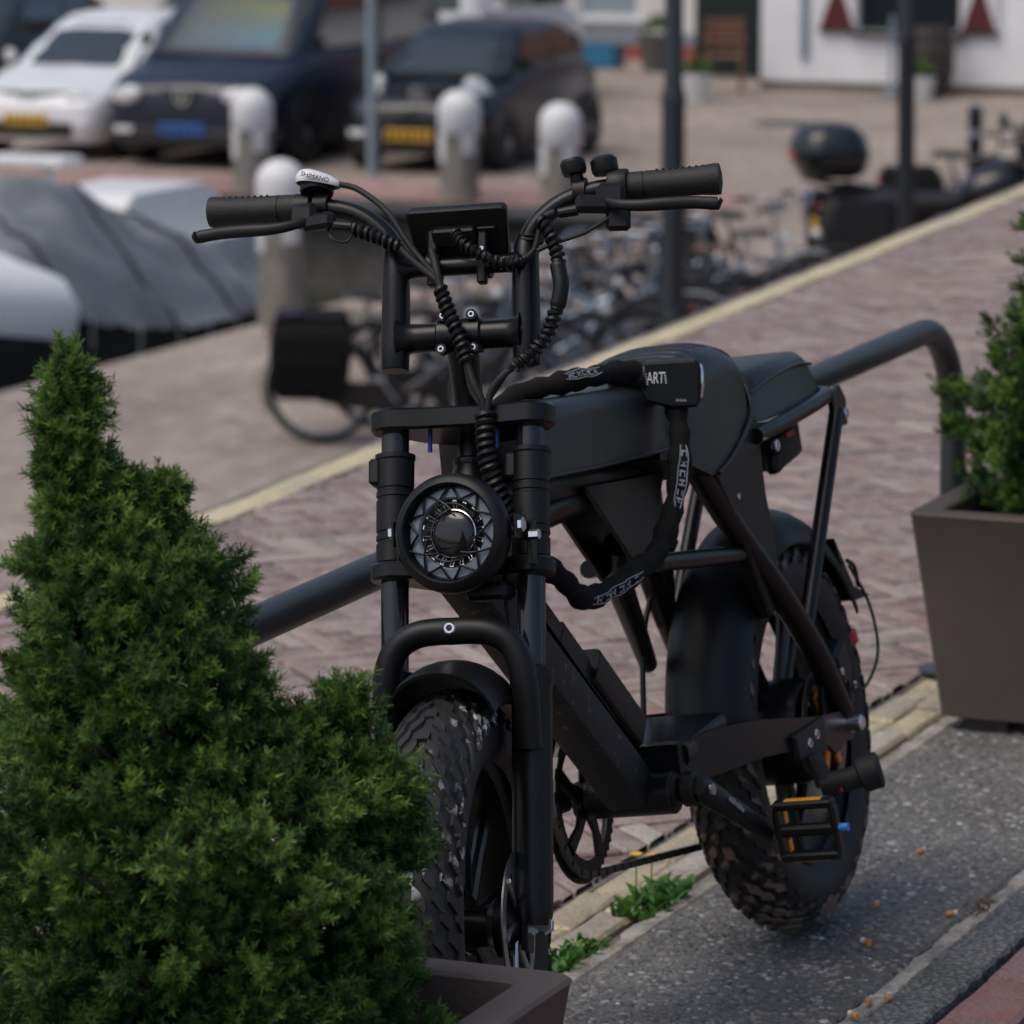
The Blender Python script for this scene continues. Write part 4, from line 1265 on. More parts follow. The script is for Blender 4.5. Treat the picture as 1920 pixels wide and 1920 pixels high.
for i, (t0, t1, d_) in enumerate(((.03, .13, .016), (.125, .215, .021), (.21, .30, .026), (.295, .40, .022))):
    c = Vector((.925, 0, .640)) + dv * ((t0 + t1) / 2) + uv_ * (.030 + d_ / 2 - .004)
    m_.add([tuple(c + dv * a * (t1 - t0) / 2 + uv_ * b_ * d_ / 2 + Vector((0, e * .024, 0))) for a in (-1, 1) for b_ in (-1, 1) for e in (-1, 1)], [(0, 1, 3, 2), (4, 6, 7, 5), (0, 4, 5, 1), (2, 3, 7, 6), (0, 2, 6, 4), (1, 5, 7, 3)])
m_.build('battery_cover', bpl, frame_o, .4)
c = Vector((.925, 0, .640)) + dv * .385 + uv_ * .052
beam('controller_box', c - dv * .075, c + dv * .085, .062, .045, bpl, frame_o, .008)
# gusset plates and seat tube
for y in (-.030, .024):
    MB().prism([(.63, .685), (.37, .665), (.405, .62), (.455, .555), (.475, .55)], (0, y, 0), (1, 0, 0), (0, 0, 1), (0, .006, 0), .001).build('gusset_plate', bp, frame_o, .5)
MB().tube([(.475, 0, .595), (.41, -.03, .53), (.225, -.080, .405)], [.019, .017, .012], 14).build('seat_tube', bp, frame_o, .7)
for sgn in (-1, 1):
    MB().tube(smooth_path([(.345, .058 * sgn, .672), (.25, .066 * sgn, .575), (.155, .082 * sgn, .475), (.06, .092 * sgn, .37), (.0, .094 * sgn, .285)], 5), .0165, 14).build('seat_stay', bp, frame_o, .8)
    MB().tube([(.47, .045 * sgn, .566), (.185, .07 * sgn, .530)], .0115, 12).build('bridge_tube', bp, frame_o, .8)
    m_ = MB(); m_.loft([[(x, sgn * (y + a * w_), z + b_ * h) for (a, b_) in ((-1, -1), (1, -1), (1, 1), (-1, 1))] for (x, y, z, w_, h) in ((.515, .040, .325, .022, .026), (.42, .062, .322, .016, .028), (.30, .080, .312, .011, .024), (.12, .090, .285, .010, .018), (.0, .092, .268, .010, .020), (-.03, .092, .265, .006, .014))])
    m_.build('chain_stay', bp, frame_o, .5)
    MB().prism([(-.035, .25), (.03, .235), (.07, .26), (.05, .33), (-.01, .345), (-.035, .30)], (0, .086 * sgn - .004, 0), (1, 0, 0), (0, 0, 1), (0, .008, 0), .001).build('dropout_plate', bp, frame_o, .5)
beam('yoke_plate', (.50, 0, .335), (.36, 0, .345), .14, .030, bp, frame_o, .01)
MB().cyl((.525, 0, .295), (0, 1, 0), .027, .115, 24, .003).build('bottom_bracket', bp, frame_o, .5)
for y in (.052, .076):
    MB().cyl((.525, y, .297), (0, 1, 0), .0215, .020, 24, .004).build('bearing_cup', bpl, frame_o, .5)
m_ = MB()
m_.prism([(.40, .795), (.23, .80), (.17, .74), (.14, .69), (.165, .58), (.145, .49), (.20, .47), (.27, .575), (.36, .655)], (0, 0, 0), (1, 0, 0), (0, 0, 1), (0, .001, 0))
# rear frame cheeks from the seat down to the stays
for sgn in (-1, 1):
    MB().prism([(.33, .66), (.29, .70), (.185, .735), (.150, .69), (.150, .60), (.135, .535), (.150, .455), (.185, .445), (.255, .565)], (0, .062 * sgn - (.018 if sgn < 0 else 0), 0), (1, 0, 0), (0, 0, 1), (0, .018, 0), .003).build('rear_cheek', bpl, frame_o, .5)
for (x, z) in ((.163, .675), (.255, .612), (.158, .475)):
    cap_bolt((x, .0825, z), (0, 1, 0), .0042, .004, frame_o)

# ---------------------------------------------------------------- seat: tank pad, ribbed saddle, pillion pad
def pad(name, secs, mt, parent, nseg=7):
    """secs: (x, z_bottom, z_top, half width bottom, half width top, round) boxes lofted along X with soft shoulders"""
    m = MB(); S = []
    for (x, zb, zt, wb, wt, rd) in secs:
        sec = [(x, -wb, zb), (x, wb, zb)]
        for k in range(nseg + 1):
            a = PI / 2 * k / nseg
            sec.append((x, wt - rd + rd * math.cos(a), zt - rd + rd * math.sin(a)))
        for k in range(nseg + 1):
            a = PI / 2 + PI / 2 * k / nseg
            sec.append((x, -wt + rd + rd * math.cos(a), zt - rd + rd * math.sin(a)))
        S.append(sec)
    m.loft(S)
    return m.build(name, mt, parent, .55)
pad('tank_pad', [(.842, .728, .785, .050, .046, .012), (.838, .722, .796, .058, .056, .018), (.82, .720, .803, .062, .061, .020), (.66, .708, .796, .064, .064, .022), (.50, .700, .788, .066, .066, .024), (.42, .698, .785, .066, .066, .024)], ble, bike)
sdl = pad('saddle', [(.455, .69, .768, .060, .058, .02), (.435, .683, .780, .070, .068, .028), (.40, .672, .791, .080, .077, .034), (.35, .652, .802, .086, .083, .04), (.30, .655, .807, .088, .086, .04), (.25, .672, .806, .089, .087, .04), (.205, .695, .793, .087, .084, .038), (.175, .712, .768, .080, .076, .03), (.160, .718, .738, .06, .055, .01)], ble, bike, 9)
for k in range(7):                   # stitched ribs across the top of the saddle
    x = .205 + k * .026; zt = .8065 - .010 * max(0, (.25 - x) / .045) - .004 * max(0, (x - .30) / .05)
    MB().tube(smooth_path([(x, -.074, zt - .028), (x, -.062, zt - .0105), (x, -.040, zt - .002), (x, 0, zt), (x, .040, zt - .002), (x, .062, zt - .0105), (x, .074, zt - .028)], 4), .0062, 8, sy=1.75).build('rib', ble, sdl, .9)
# piping along the seat's edges
for sgn in (-1, 1):
    MB().tube(smooth_path([(.335, .0885 * sgn, .652), (.28, .0905 * sgn, .668), (.215, .0895 * sgn, .696), (.180, .084 * sgn, .716), (.166, .074 * sgn, .742)], 5), .0032, 8).build('piping', ble, sdl, .9)
    MB().tube(smooth_path([(.44, .066 * sgn, .768), (.38, .0735 * sgn, .775), (.30, .0775 * sgn, .782), (.22, .0755 * sgn, .776), (.178, .068 * sgn, .752)], 5), .0026, 8).build('piping', ble, sdl, .9)
    MB().tube(smooth_path([(.825, .0615 * sgn, .722), (.66, .0645 * sgn, .711), (.50, .0665 * sgn, .703), (.43, .0665 * sgn, .700)], 5), .0026, 8).build('piping', ble, sdl, .9)
    MB().tube(smooth_path([(.13, .0665 * sgn, .728), (.05, .0690 * sgn, .738), (-.05, .0690 * sgn, .742), (-.12, .0640 * sgn, .735)], 5), .0024, 8).build('piping', ble, sdl, .9)
pad('pillion_pad', [(.140, .700, .722, .055, .05, .010), (.128, .690, .736, .070, .062, .020), (.10, .688, .753, .074, .066, .025), (.0, .690, .757, .076, .068, .026), (-.10, .694, .757, .074, .066, .028), (-.135, .698, .748, .068, .058, .026), (-.150, .705, .735, .05, .045, .012)], ble, bike)
rk = MB()
path = [(.17, .082, .676), (.05, .086, .682), (-.10, .084, .690), (-.145, .062, .692), (-.155, .0, .692)]
full = smooth_path(path + [(x, -y, z) for (x, y, z) in reversed(path[:-1])], 5)
rk.tube(full, .0105, 14)
rack = rk.build('rack_hoop', bp, bike, .8)
for sgn in (-1, 1):
    MB().tube([(-.130, .090 * sgn, .668), (-.03, .092 * sgn, .56), (.10, .094 * sgn, .415)], .0105, 14).build('rack_strut', bp, rack, .8)
    MB().prism([(-.165, .645), (-.115, .645), (-.115, .692), (-.150, .700), (-.168, .680)], (0, .088 * sgn - .004, 0), (1, 0, 0), (0, 0, 1), (0, .008, 0), .001).build('rack_lug', bp, rack, .5)
    for (x, z) in ((-.150, .662), (.135, .658)):
        cap_bolt((x, .0985 * sgn, z), (0, sgn, 0), .0078, .008, rack)
tl = MB(); tl.box((-.055, .0, .638), (.09, .095, .050), Matrix.Rotation(.12, 4, 'Y'), .006); tl.box((.0, .040, .622), (.03, .02, .03), None, .006)
tail = tl.build('tail_box', bpl, bike, .5)
MB().box((-.050, .0490, .652), (.030, .0024, .007)).build('red_reflector', M_['red_plastic'], tail)

# ---------------------------------------------------------------- rear mudguard
mb = MB()
pr = []
for k in range(13):
    a = R_(-82 + 164 * k / 12)
    pr.append((.242 + .056 * math.cos(a), .0585 * math.sin(a)))
pr2 = [(r - .003, h * .955) for (r, h) in reversed(pr)]
mb.lathe(pr + pr2, (0, 0, WR), (0, 1, 0), 48, ang=(R_(-152), R_(-8)), ref=(1, 0, 0), close_prof=True)
rmg = mb.build('rear_mudguard', bpl, bike, .7)
MB().tube(smooth_path([(.10, -.066, .545), (.24, -.067, .465), (.30, -.067, .33)], 6), .004, 8).build('mudguard_edge', bpl, rmg, .8)
MB().tube(smooth_path([(-.225, .05, .455), (-.265, .045, .44), (-.285, .04, .41)], 5), .003, 8).build('mudguard_wire', brb, rmg, .8)
MB().prism([(-.20, .49), (-.255, .415), (-.315, .392), (-.25, .395), (-.225, .40)], (0, .0, 0), (1, 0, 0), (0, 0, 1), (0, .045, 0), .001).build('flap', bpl, rmg, .5)
cable_r = MB().tube(smooth_path([(-.215, .055, .45), (-.235, .07, .39), (-.20, .085, .33), (-.10, .095, .30), (-.04, .098, .315)], 6), .0022, 6).build('wire', brb, rmg, .8)

# ---------------------------------------------------------------- drivetrain
cr = MB(); CRC = Vector((.525, -.066, .292))
NTEETH = 44
poly_o = []
ring = []
for k in range(NTEETH * 2):
    a = 2 * PI * k / (NTEETH * 2); r = .0935 if k % 2 else .0885
    ring.append((r * math.cos(a), r * math.sin(a)))
n = len(ring)
vs = []; 
for y in (-.0015, .0015):
    for (x, z) in ring: vs.append((CRC.x + x, CRC.y + y, CRC.z + z))
    for (x, z) in ring:
        l = math.hypot(x, z); vs.append((CRC.x + x / l * .073, CRC.y + y, CRC.z + z / l * .073))
fs = []
for i in range(n):
    j = (i + 1) % n
    fs += [(i, j, n + j, n + i), (2 * n + i, 3 * n + i, 3 * n + j, 2 * n + j), (i, 2 * n + i, 2 * n + j, j), (n + i, n + j, 3 * n + j, 3 * n + i)]
cr.add(vs, fs)
for k in range(5):
    a = 2 * PI * k / 5 + .5
    cr.tube([CRC + Vector((math.cos(a) * .012, .002, math.sin(a) * .012)), CRC + Vector((math.cos(a) * .045, .002, math.sin(a) * .045)), CRC + Vector((math.cos(a + .10) * .078, 0, math.sin(a + .10) * .078))], [.014, .010, .013], 8, sy=.35, up=(math.sin(a), 0, -math.cos(a)))
cr.cyl(CRC, (0, 1, 0), .024, .012, 20)
chr_ = cr.build('chainring', bpl, bike, .4)
MB().lathe([(.082, -.0025), (.102, -.0025), (.102, .0), (.082, .0)], CRC + Vector((0, -.007, 0)), (0, 1, 0), 56, close_prof=True).build('chain_guard', bpl, chr_, .4)
chn = MB()
RS = Vector((0, -.066, WR)); r1, r2 = .091, .036
dvec = RS - CRC; dist = math.hypot(dvec.x, dvec.z); base_a = math.atan2(dvec.z, dvec.x); off_a = math.acos((r1 - r2) / dist)
def cp_(c, r, a): return Vector((c.x + r * math.cos(a), c.y, c.z + r * math.sin(a)))
up_a, lo_a = base_a - off_a, base_a + off_a
loop = [cp_(CRC, r1, up_a), cp_(RS, r2, up_a)]
k_ = 8
loop += [cp_(RS, r2, up_a + (lo_a - up_a) * k / k_) for k in range(1, k_ + 1)]
JK = Vector((.025, -.066, .150))
loop.append(JK + Vector((-.02, 0, .004))); loop.append(JK + Vector((-.006, 0, -.018)))
loop.append(cp_(CRC, r1, lo_a + .22))
loop += [cp_(CRC, r1, lo_a + .22 + (2 * PI - (lo_a - up_a) - .22) * k / 20) for k in range(1, 20)]
LL = []
for a, b_ in zip(loop, loop[1:] + loop[:1]):
    m = max(1, round((b_ - a).length / .0127))
    for i in range(m): LL.append((a.lerp(b_, (i + .5) / m), (b_ - a).normalized()))
for i, (p, d) in enumerate(LL):
    q = d.cross(Vector((0, 1, 0)))
    w_ = .0042 if i % 2 else .0026
    chn.add([tuple(p + d * a * .0075 + q * b_ * .0044 + Vector((0, e * w_, 0))) for a in (-1, 1) for b_ in (-1, 1) for e in (-1, 1)], [(0, 1, 3, 2), (4, 6, 7, 5), (0, 4, 5, 1), (2, 3, 7, 6), (0, 2, 6, 4), (1, 5, 7, 3)])
tag(chn.build('chain', M_['dark_steel'], bike, None), kind='stuff')
drl = MB(); drl.cyl(JK, (0, 1, 0), .017, .008, 16); drl.tube([JK + Vector((0, -.008, 0)), Vector((.02, -.078, .215)), Vector((-.005, -.08, .25))], [.010, .012, .010], 10, sy=.5)
drl.build('chain_tensioner', bpl, bike, .5)
MB().cyl(RS, (0, 1, 0), .037, .012, 22).build('sprocket', M_['dark_steel'], bike, .4)
BBc = Vector((.525, 0, .295))
cd = Vector((-.145, 0, -.088)).normalized()
def crank(sgn):
    d = cd * (1 if sgn > 0 else -1)
    a = BBc + Vector((0, .092 * sgn, 0)); b_ = a + d * .165 + Vector((0, .022 * sgn, 0))
    m = MB(); m.tube([a - d * .014, a, a.lerp(b_, .5), b_, b_ + d * .012], [.012, .0185, .0145, .0135, .007], 12, sy=.62, up=d.cross(Vector((0, 1, 0))))
    o = m.build('crank', bpl, bike, .6)
    MB().cyl(a + Vector((0, .012 * sgn, 0)), (0, 1, 0), .0075, .004, 14).build('crank_bolt', M_['steel'], o)
    # platform pedal with cut-outs
    pc = b_ + Vector((0, .052 * sgn, 0))
    px = Vector((.12, 0, .99)).normalized(); pz = px.cross(Vector((0, 1, 0)))
    def PM(p): return pc + px * p[0] * .88 + Vector((0, p[1] * .86, 0)) + pz * p[2] * .9
    m = MB(PM)
    for e in (-1, 1):
        m.box((e * .038, 0, 0), (.012, .092, .022), None, .003)
        m.box((0, e * .043, 0), (.070, .010, .020), None, .003)
    m.box((0, 0, 0), (.016, .085, .018), None, .004)
    pd = m.build('pedal', bpl, bike, .4)
    for e in (-1, 1):
        MB(PM).box((e * .0447, .0, 0), (.0022, .056, .011), None, .0008).build('reflector', M_['amber'], pd)
        MB(PM).box((e * .021, -.030, 0), (.020, .004, .010), None, .001).build('gold_insert', M_['gold'], pd)
    MB(PM).cyl((.0, .0545 * sgn, 0), (0, 1, 0), .006, .014, 12).build('spindle_cap', M_['blue_sticker'] if sgn > 0 else bpl, pd)
    return o, a, b_, d
ck, a_, b__, d__ = crank(1)
crank(-1)
mid = a_.lerp(b__, .36)
fm__ = frame(mid + Vector((0, .0128, .0)), (-.80, .1, -.56), (-.5, 0, .8))
pm = MB(lambda p: fm__ @ Vector(p))  # the maker's print on the crank, unreadable at this size
for k in range(7):
    pm.box((-.018 + k * .006, .0004 * (k % 3), 0), (.0036, .0068 if k % 3 else .0052, .0005))
tag(pm.build('maker_print', M_['grey_print'], ck, None), kind='stuff')
# rear caliper and pillion foot pegs
m_ = MB(); m_.box((-.035, .080, .345), (.05, .03, .055), Matrix.Rotation(.4, 4, 'Y'), .006); m_.box((-.06, .082, .31), (.02, .016, .05), None, .003); rc = m_.build('rear_caliper', bpl, bike, .5)
MB().box((-.075, .098, .372), (.018, .006, .022), Matrix.Rotation(.3, 4, 'Y'), .003).build('red_cap', M_['red_plastic'], rc)
cap_bolt((-.012, .099, .338), (0, 1, 0), .0055, .005, rc); cap_bolt((-.055, .099, .312), (0, 1, 0), .0055, .005, rc)
for sgn in (-1, 1):
    m_ = MB()
    m_.prism([(.10, .255), (.205, .265), (.215, .295), (.10, .30)], (0, .100 * sgn - .004, 0), (1, 0, 0), (0, 0, 1), (0, .008, 0), .001)
    m_.tube([(.165, .104 * sgn, .262), (.165, .118 * sgn, .222)], [.012, .013], 12)
    m_.tube([(.166, .112 * sgn, .222), (.158, .150 * sgn, .226), (.155, .160 * sgn, .228), (.154, .163 * sgn, .229), (.149, .186 * sgn, .234), (.148, .189 * sgn, .2345)], [.0145, .0155, .0155, .0240, .0240, .019], 18)
    pg = m_.build('foot_peg', brb, bike, .5)
    if sgn > 0:
        MB().box((.1725, .140, .219), (.003, .004, .013), None, .001).build('red_mark', M_['red_plastic'], pg)
        for x in (.165, .135):
            cap_bolt((x, .1055, .283 - (x - .135) * .2), (0, 1, 0), .0072, .006, pg)

# the upper frame and seat sit a little further back on the raked main tube
def rake(o):
    if o.type == 'MESH' and o.data.get('raked') is None:
        o.data['raked'] = 1
        for v in o.data.vertices:
            if v.co.z > .32: v.co.x -= .062 * (v.co.z - .32) * min(1, max(0, (.93 - v.co.x) / .12))
    for c in o.children: rake(c)
for o_ in list(bike.children):
    if o_.name.split('.')[0] in ('frame', 'tank_pad', 'saddle', 'pillion_pad', 'rack_hoop', 'tail_box'): rake(o_)
# ================================================================== CHAIN LOCK hung over the seat
# the lock lies in bike space so it rests on the seat, but it is a thing of its own
lock = empty('chain_lock', (5.4045, 1.8164, .004), 0, 'black sleeved chain lock looped over the seat of the electric bike', 'lock')
lock.rotation_mode = 'QUATERNION'
lock.rotation_quaternion = bike.rotation_quaternion
LP = [(.450, .075, .792), (.475, .058, .800), (.515, .040, .806), (.57, .020, .808), (.612, .0, .808), (.632, -.040, .802), (.642, -.074, .772), (.66, -.084, .68), (.74, -.075, .632), (.80, -.03, .622), (.818, .030, .628), (.796, .055, .602), (.748, .060, .570), (.675, .065, .568), (.60, .070, .576), (.545, .078, .590), (.51, .087, .626), (.488, .094, .67), (.468, .094, .72), (.455, .088, .760)]
P = smooth_path(LP, 6)
rad = [.0132 + .0016 * math.sin(i * 1.7) + .0012 * math.sin(i * .61 + 1) for i in range(len(P))]
sl = MB().tube(P, rad, 14).build('sleeve', M_['black_fabric'], lock, .9)
# lock body
lbM = frame((.462, .086, .782), (-.383, .924, -.06), (-.05, .05, 1)) @ Matrix.Scale(.92, 4)
m_ = MB(lambda p: lbM @ Vector(p))
m_.prism([(-.034, -.022), (.004, -.034), (.034, -.034), (.040, -.026), (.042, .022), (.036, .029), (-.034, .031), (-.040, .024), (-.041, -.012)], (0, 0, -.017), (1, 0, 0), (0, 1, 0), (0, 0, .034), .004)
lb = m_.build('lock_body', bpl, lock, .5)
MB(lambda p: lbM @ Vector(p)).tube([(-.030, .010, .0), (-.058, .010, -.002), (-.078, .004, -.006)], [.0235, .021, .0165], 16).build('collar', bpl, lb, .5)
MB(lambda p: lbM @ Vector(p)).tube([(.0425, .020, .004), (.0435, .012, .008), (.0430, -.008, .008), (.0405, -.022, .004)], .0030, 8).build('steel_edge', M_['chrome'], lb, .8)
text_mesh('lettering', 'ART', .0215, M_['white_print'], lb, lbM @ Matrix.Translation((-.018, .008, .0172)) @ Matrix.Rotation(-.06, 4, 'Z') @ Matrix.Diagonal((.58, 1, 1, 1)), .0003)
for dx in (-.0305, -.0055):          # tiny marks on both sides of the word, too small to read
    m_ = MB(lambda p: lbM @ Vector(p))
    for k in range(5):
        m_.box((dx + .0003 * k, .0145 - k * .0033, .0172), (.0017, .0019, .0006))
    tag(m_.build('small_print', M_['white_print'], lb, None), kind='stuff')
m_ = MB(lambda p: lbM @ Vector(p))
for k in range(6):
    m_.box((.008 + k * .0024, -.0225 - k * .0003, .0172), (.0017, .0030, .0006))
tag(m_.build('maker_mark', M_['grey_print'], lb, None), kind='stuff')
# reflective patches woven on the sleeve: an outlined strip with block letters
def patch(i0, i1, out, letters):
    mid = []; out = Vector(out)
    for i in range(i0, i1 + 1):
        t = (P[min(i + 1, len(P) - 1)] - P[i - 1]).normalized()
        o_ = (out - t * out.dot(t)).normalized()
        mid.append((P[i] + o_ * (rad[i] + .0006), t.cross(o_), o_))
    m = MB(); n = len(mid)
    for sgn in (-1, 1):
        m.tube([p + s_ * (.0062 * sgn * math.sin(PI * min(1, max(0, (k + .4) / (n - .2)))) ** .3) - o_ * .0010 for k, (p, s_, o_) in enumerate(mid)], .0007, 5)
    strip_ = m.build('reflective_outline', M_['grey_print'], lock, .9)
    m = MB()
    for k in range(letters):
        f = (k + .9) / (letters + .8) * (n - 1); a = int(f); fr_ = f - a
        p = mid[a][0].lerp(mid[min(a + 1, n - 1)][0], fr_); s_, o_ = mid[a][1], mid[a][2]; t = s_.cross(o_)
        w_ = (mid[-1][0] - mid[0][0]).length / (letters + 1) * .36
        for (u0, u1, v0, v1) in ((-1, 1, .55, 1), (-1, -.45, -1, 1), (-1, 1, -1, -.55)) if k % 2 else ((-1, -.4, -1, 1), (.4, 1, -1, 1), (-.5, .5, -.25, .25)):
            m.add([p + t * (w_ * u) + s_ * (.0038 * v) + o_ * (.0004 - .0009 * abs(v)) for (u, v) in ((u0, v0), (u1, v0), (u1, v1), (u0, v1))], [(0, 1, 2, 3)])
    tag(m.build('lettering', M_['grey_print'], strip_, None), kind='stuff')
patch(16, 23, (.75, .45, .45), 7)
patch(72, 83, (.6, .75, -.15), 6)
patch(97, 106, (.75, .65, .0), 6)

rake(sl); rake(lb)
for o_ in list(lock.children):
    rake(o_)
# ================================================================== HARBOUR SIDE
M_['white_paint'] = mat('white paint', (.70, .70, .70), .5, var=.08, vscale=3)
M_['post_wood'] = mat('weathered post wood', (.15, .135, .115), .9, col2=(.25, .235, .21, 1), vscale=9, bump=.6, bscale=60)
M_['pole_paint'] = mat('dark slate pole paint', (.020, .026, .034), .42)
M_['galv'] = mat('galvanised steel', (.30, .36, .42), .45, metal=.5, var=.1, vscale=6)
M_['tar'] = mat('tarred timber', (.012, .013, .016), .6, var=.3, vscale=8)

def mooring_post(x, y, h, r, label):
    root = empty('mooring_post', (x, y, QZ), 0, label, 'bollard', 'white capped mooring posts on the quay')
    MB().lathe([(r * .97, 0), (r * .93, .3 * h), (r * .92, h - r * .9), (0, h - r * .9)], (0, 0, 0), (0, 0, 1), 28).build('post', M_['post_wood'], root, .6)
    pr = [(r * .95, h - .42), (r, h - .41), (r, h - r * .95)] + [(r * math.cos(a), h - r * .95 + r * .95 * math.sin(a)) for a in [R_(10 * k) for k in range(1, 10)]]
    MB().lathe(pr, (0, 0, 0), (0, 0, 1), 32).build('cap', M_['white_paint'], root, .8)
    for k in range(4):                # white paint runs down the post in broad tongues
        a = k * PI / 2 + .5
        MB().lathe([(r * .955, h - .62 - .07 * (k % 2)), (r * .985, h - .60 - .07 * (k % 2)), (r * .985, h - .40)], (0, 0, 0), (0, 0, 1), 8, ang=(a, a + .75)).build('paint_tongue', M_['white_paint'], root, .8)
    return root
mooring_post(29.5, 14.08, 1.25, .185, 'nearest white capped mooring post beside the pannier bicycle')
mooring_post(38.92, 18.88, 1.02, .205, 'white capped mooring post in front of the dark blue van')
mooring_post(38.92, 16.67, 1.06, .205, 'white capped mooring post in front of the small dark car')
mooring_post(38.92, 15.62, .97, .205, 'rightmost white capped mooring post on the far quay edge')
fb = empty('fender_beam', (38.42, 14.4, QZ - .1), 0, 'black tarred fender beam along the far basin wall', 'beam')
MB().tube([(0, .0, 0), (0, 4.3, 0)], .115, 18).build('timber', M_['tar'], fb, .6)
for y in (.4, 2.0, 3.7):
    MB().box((.09, y, -.02), (.08, .10, .30), None, .01).build('bracket', M_['dark_steel'], fb)

def lamp_pole(name, x, y, r0, r1, zc, h, lean, label, mt):
    root = empty(name, (x, y, QZ), 0, label, 'pole')
    root.rotation_euler = lean
    MB().lathe([(r0 * 1.25, 0), (r0 * 1.25, .04), (r0, .06), (r0, zc - .05), (r0 * 1.08, zc - .04), (r0 * 1.08, zc), (r1, zc + .06), (r1, h), (0, h)], (0, 0, 0), (0, 0, 1), 28).build('shaft', mt, root, .5)
    MB().box((-r0 * .93, -r0 * .2, .75), (r0 * .2, r0 * .9, .35), None, .006).build('service_door', mt, root)
    MB().lathe([(.05, 0), (.16, .05), (.17, .12), (.10, .20), (0, .22)], (0, 0, h), (0, 0, 1), 24).build('lantern', mt, root, .6)
    return root
lamp_pole('lamp_pole', 24.44, 9.09, .070, .056, 2.2, 5.2, (0, 0, 0), 'dark slate lamp pole rising among the parked bicycles', M_['pole_paint'])
lamp_pole('lamp_pole', 28.8, 9.0, .060, .056, 2.3, 5.0, (-.022, .040, 0), 'slightly leaning dark pole beside the motorcycle', M_['pole_paint'])
sp = empty('sign_pole', (40.75, 18.42, QZ), 0, 'thin pale grey sign pole in front of the small dark car', 'pole')
MB().tube([(0, 0, 0), (0, 0, 3.4)], .052, 18).build('tube', M_['galv'], sp, .6)
MB().box((-.06, 0, 3.1), (.02, .45, .45), None, .004).build('sign_plate', M_['white_paint'], sp)
pt = empty('steel_post', (36.07, 10.68, QZ), 0, 'short black steel post standing by the bicycles at right', 'bollard')
MB().lathe([(.062, 0), (.062, 1.18), (.066, 1.19), (.066, 1.24), (.05, 1.28), (0, 1.29)], (0, 0, 0), (0, 0, 1), 22).build('shaft', M_['pole_paint'], pt, .5)
MB().lathe([(.0635, 1.02), (.0645, 1.02), (.0645, 1.08), (.0635, 1.08)], (0, 0, 0), (0, 0, 1), 22).build('band', M_['galv'], pt, .5)

# ---------------------------------------------------------------- cars (front at local x = 0, tail towards +x)
M_['car_glass'] = mat('car glass', (.016, .026, .030), .06, spec=.8, coat=.6)
M_['car_black'] = mat('black car trim', (.012, .012, .013), .5)
M_['alloy'] = mat('alloy wheel', (.30, .31, .33), .35, metal=.7)
M_['tyre_far'] = mat('tyre', (.016, .016, .016), .8)
M_['headlamp'] = mat('headlamp glass', (.62, .64, .66), .15, coat=1)
M_['plate_yellow'] = mat('yellow number plate', (.70, .40, .02), .4)
M_['plate_blue'] = mat('blue number plate', (.01, .12, .45), .4)
M_['plate_ink'] = mat('plate ink', (.03, .03, .03), .5)
M_['tail_red'] = mat('tail lamp', (.40, .02, .03), .2, coat=.5)
def paint(name, c, rough=.30): return mat(name, c, rough, spec=.45, coat=.25, var=.05, vscale=2)

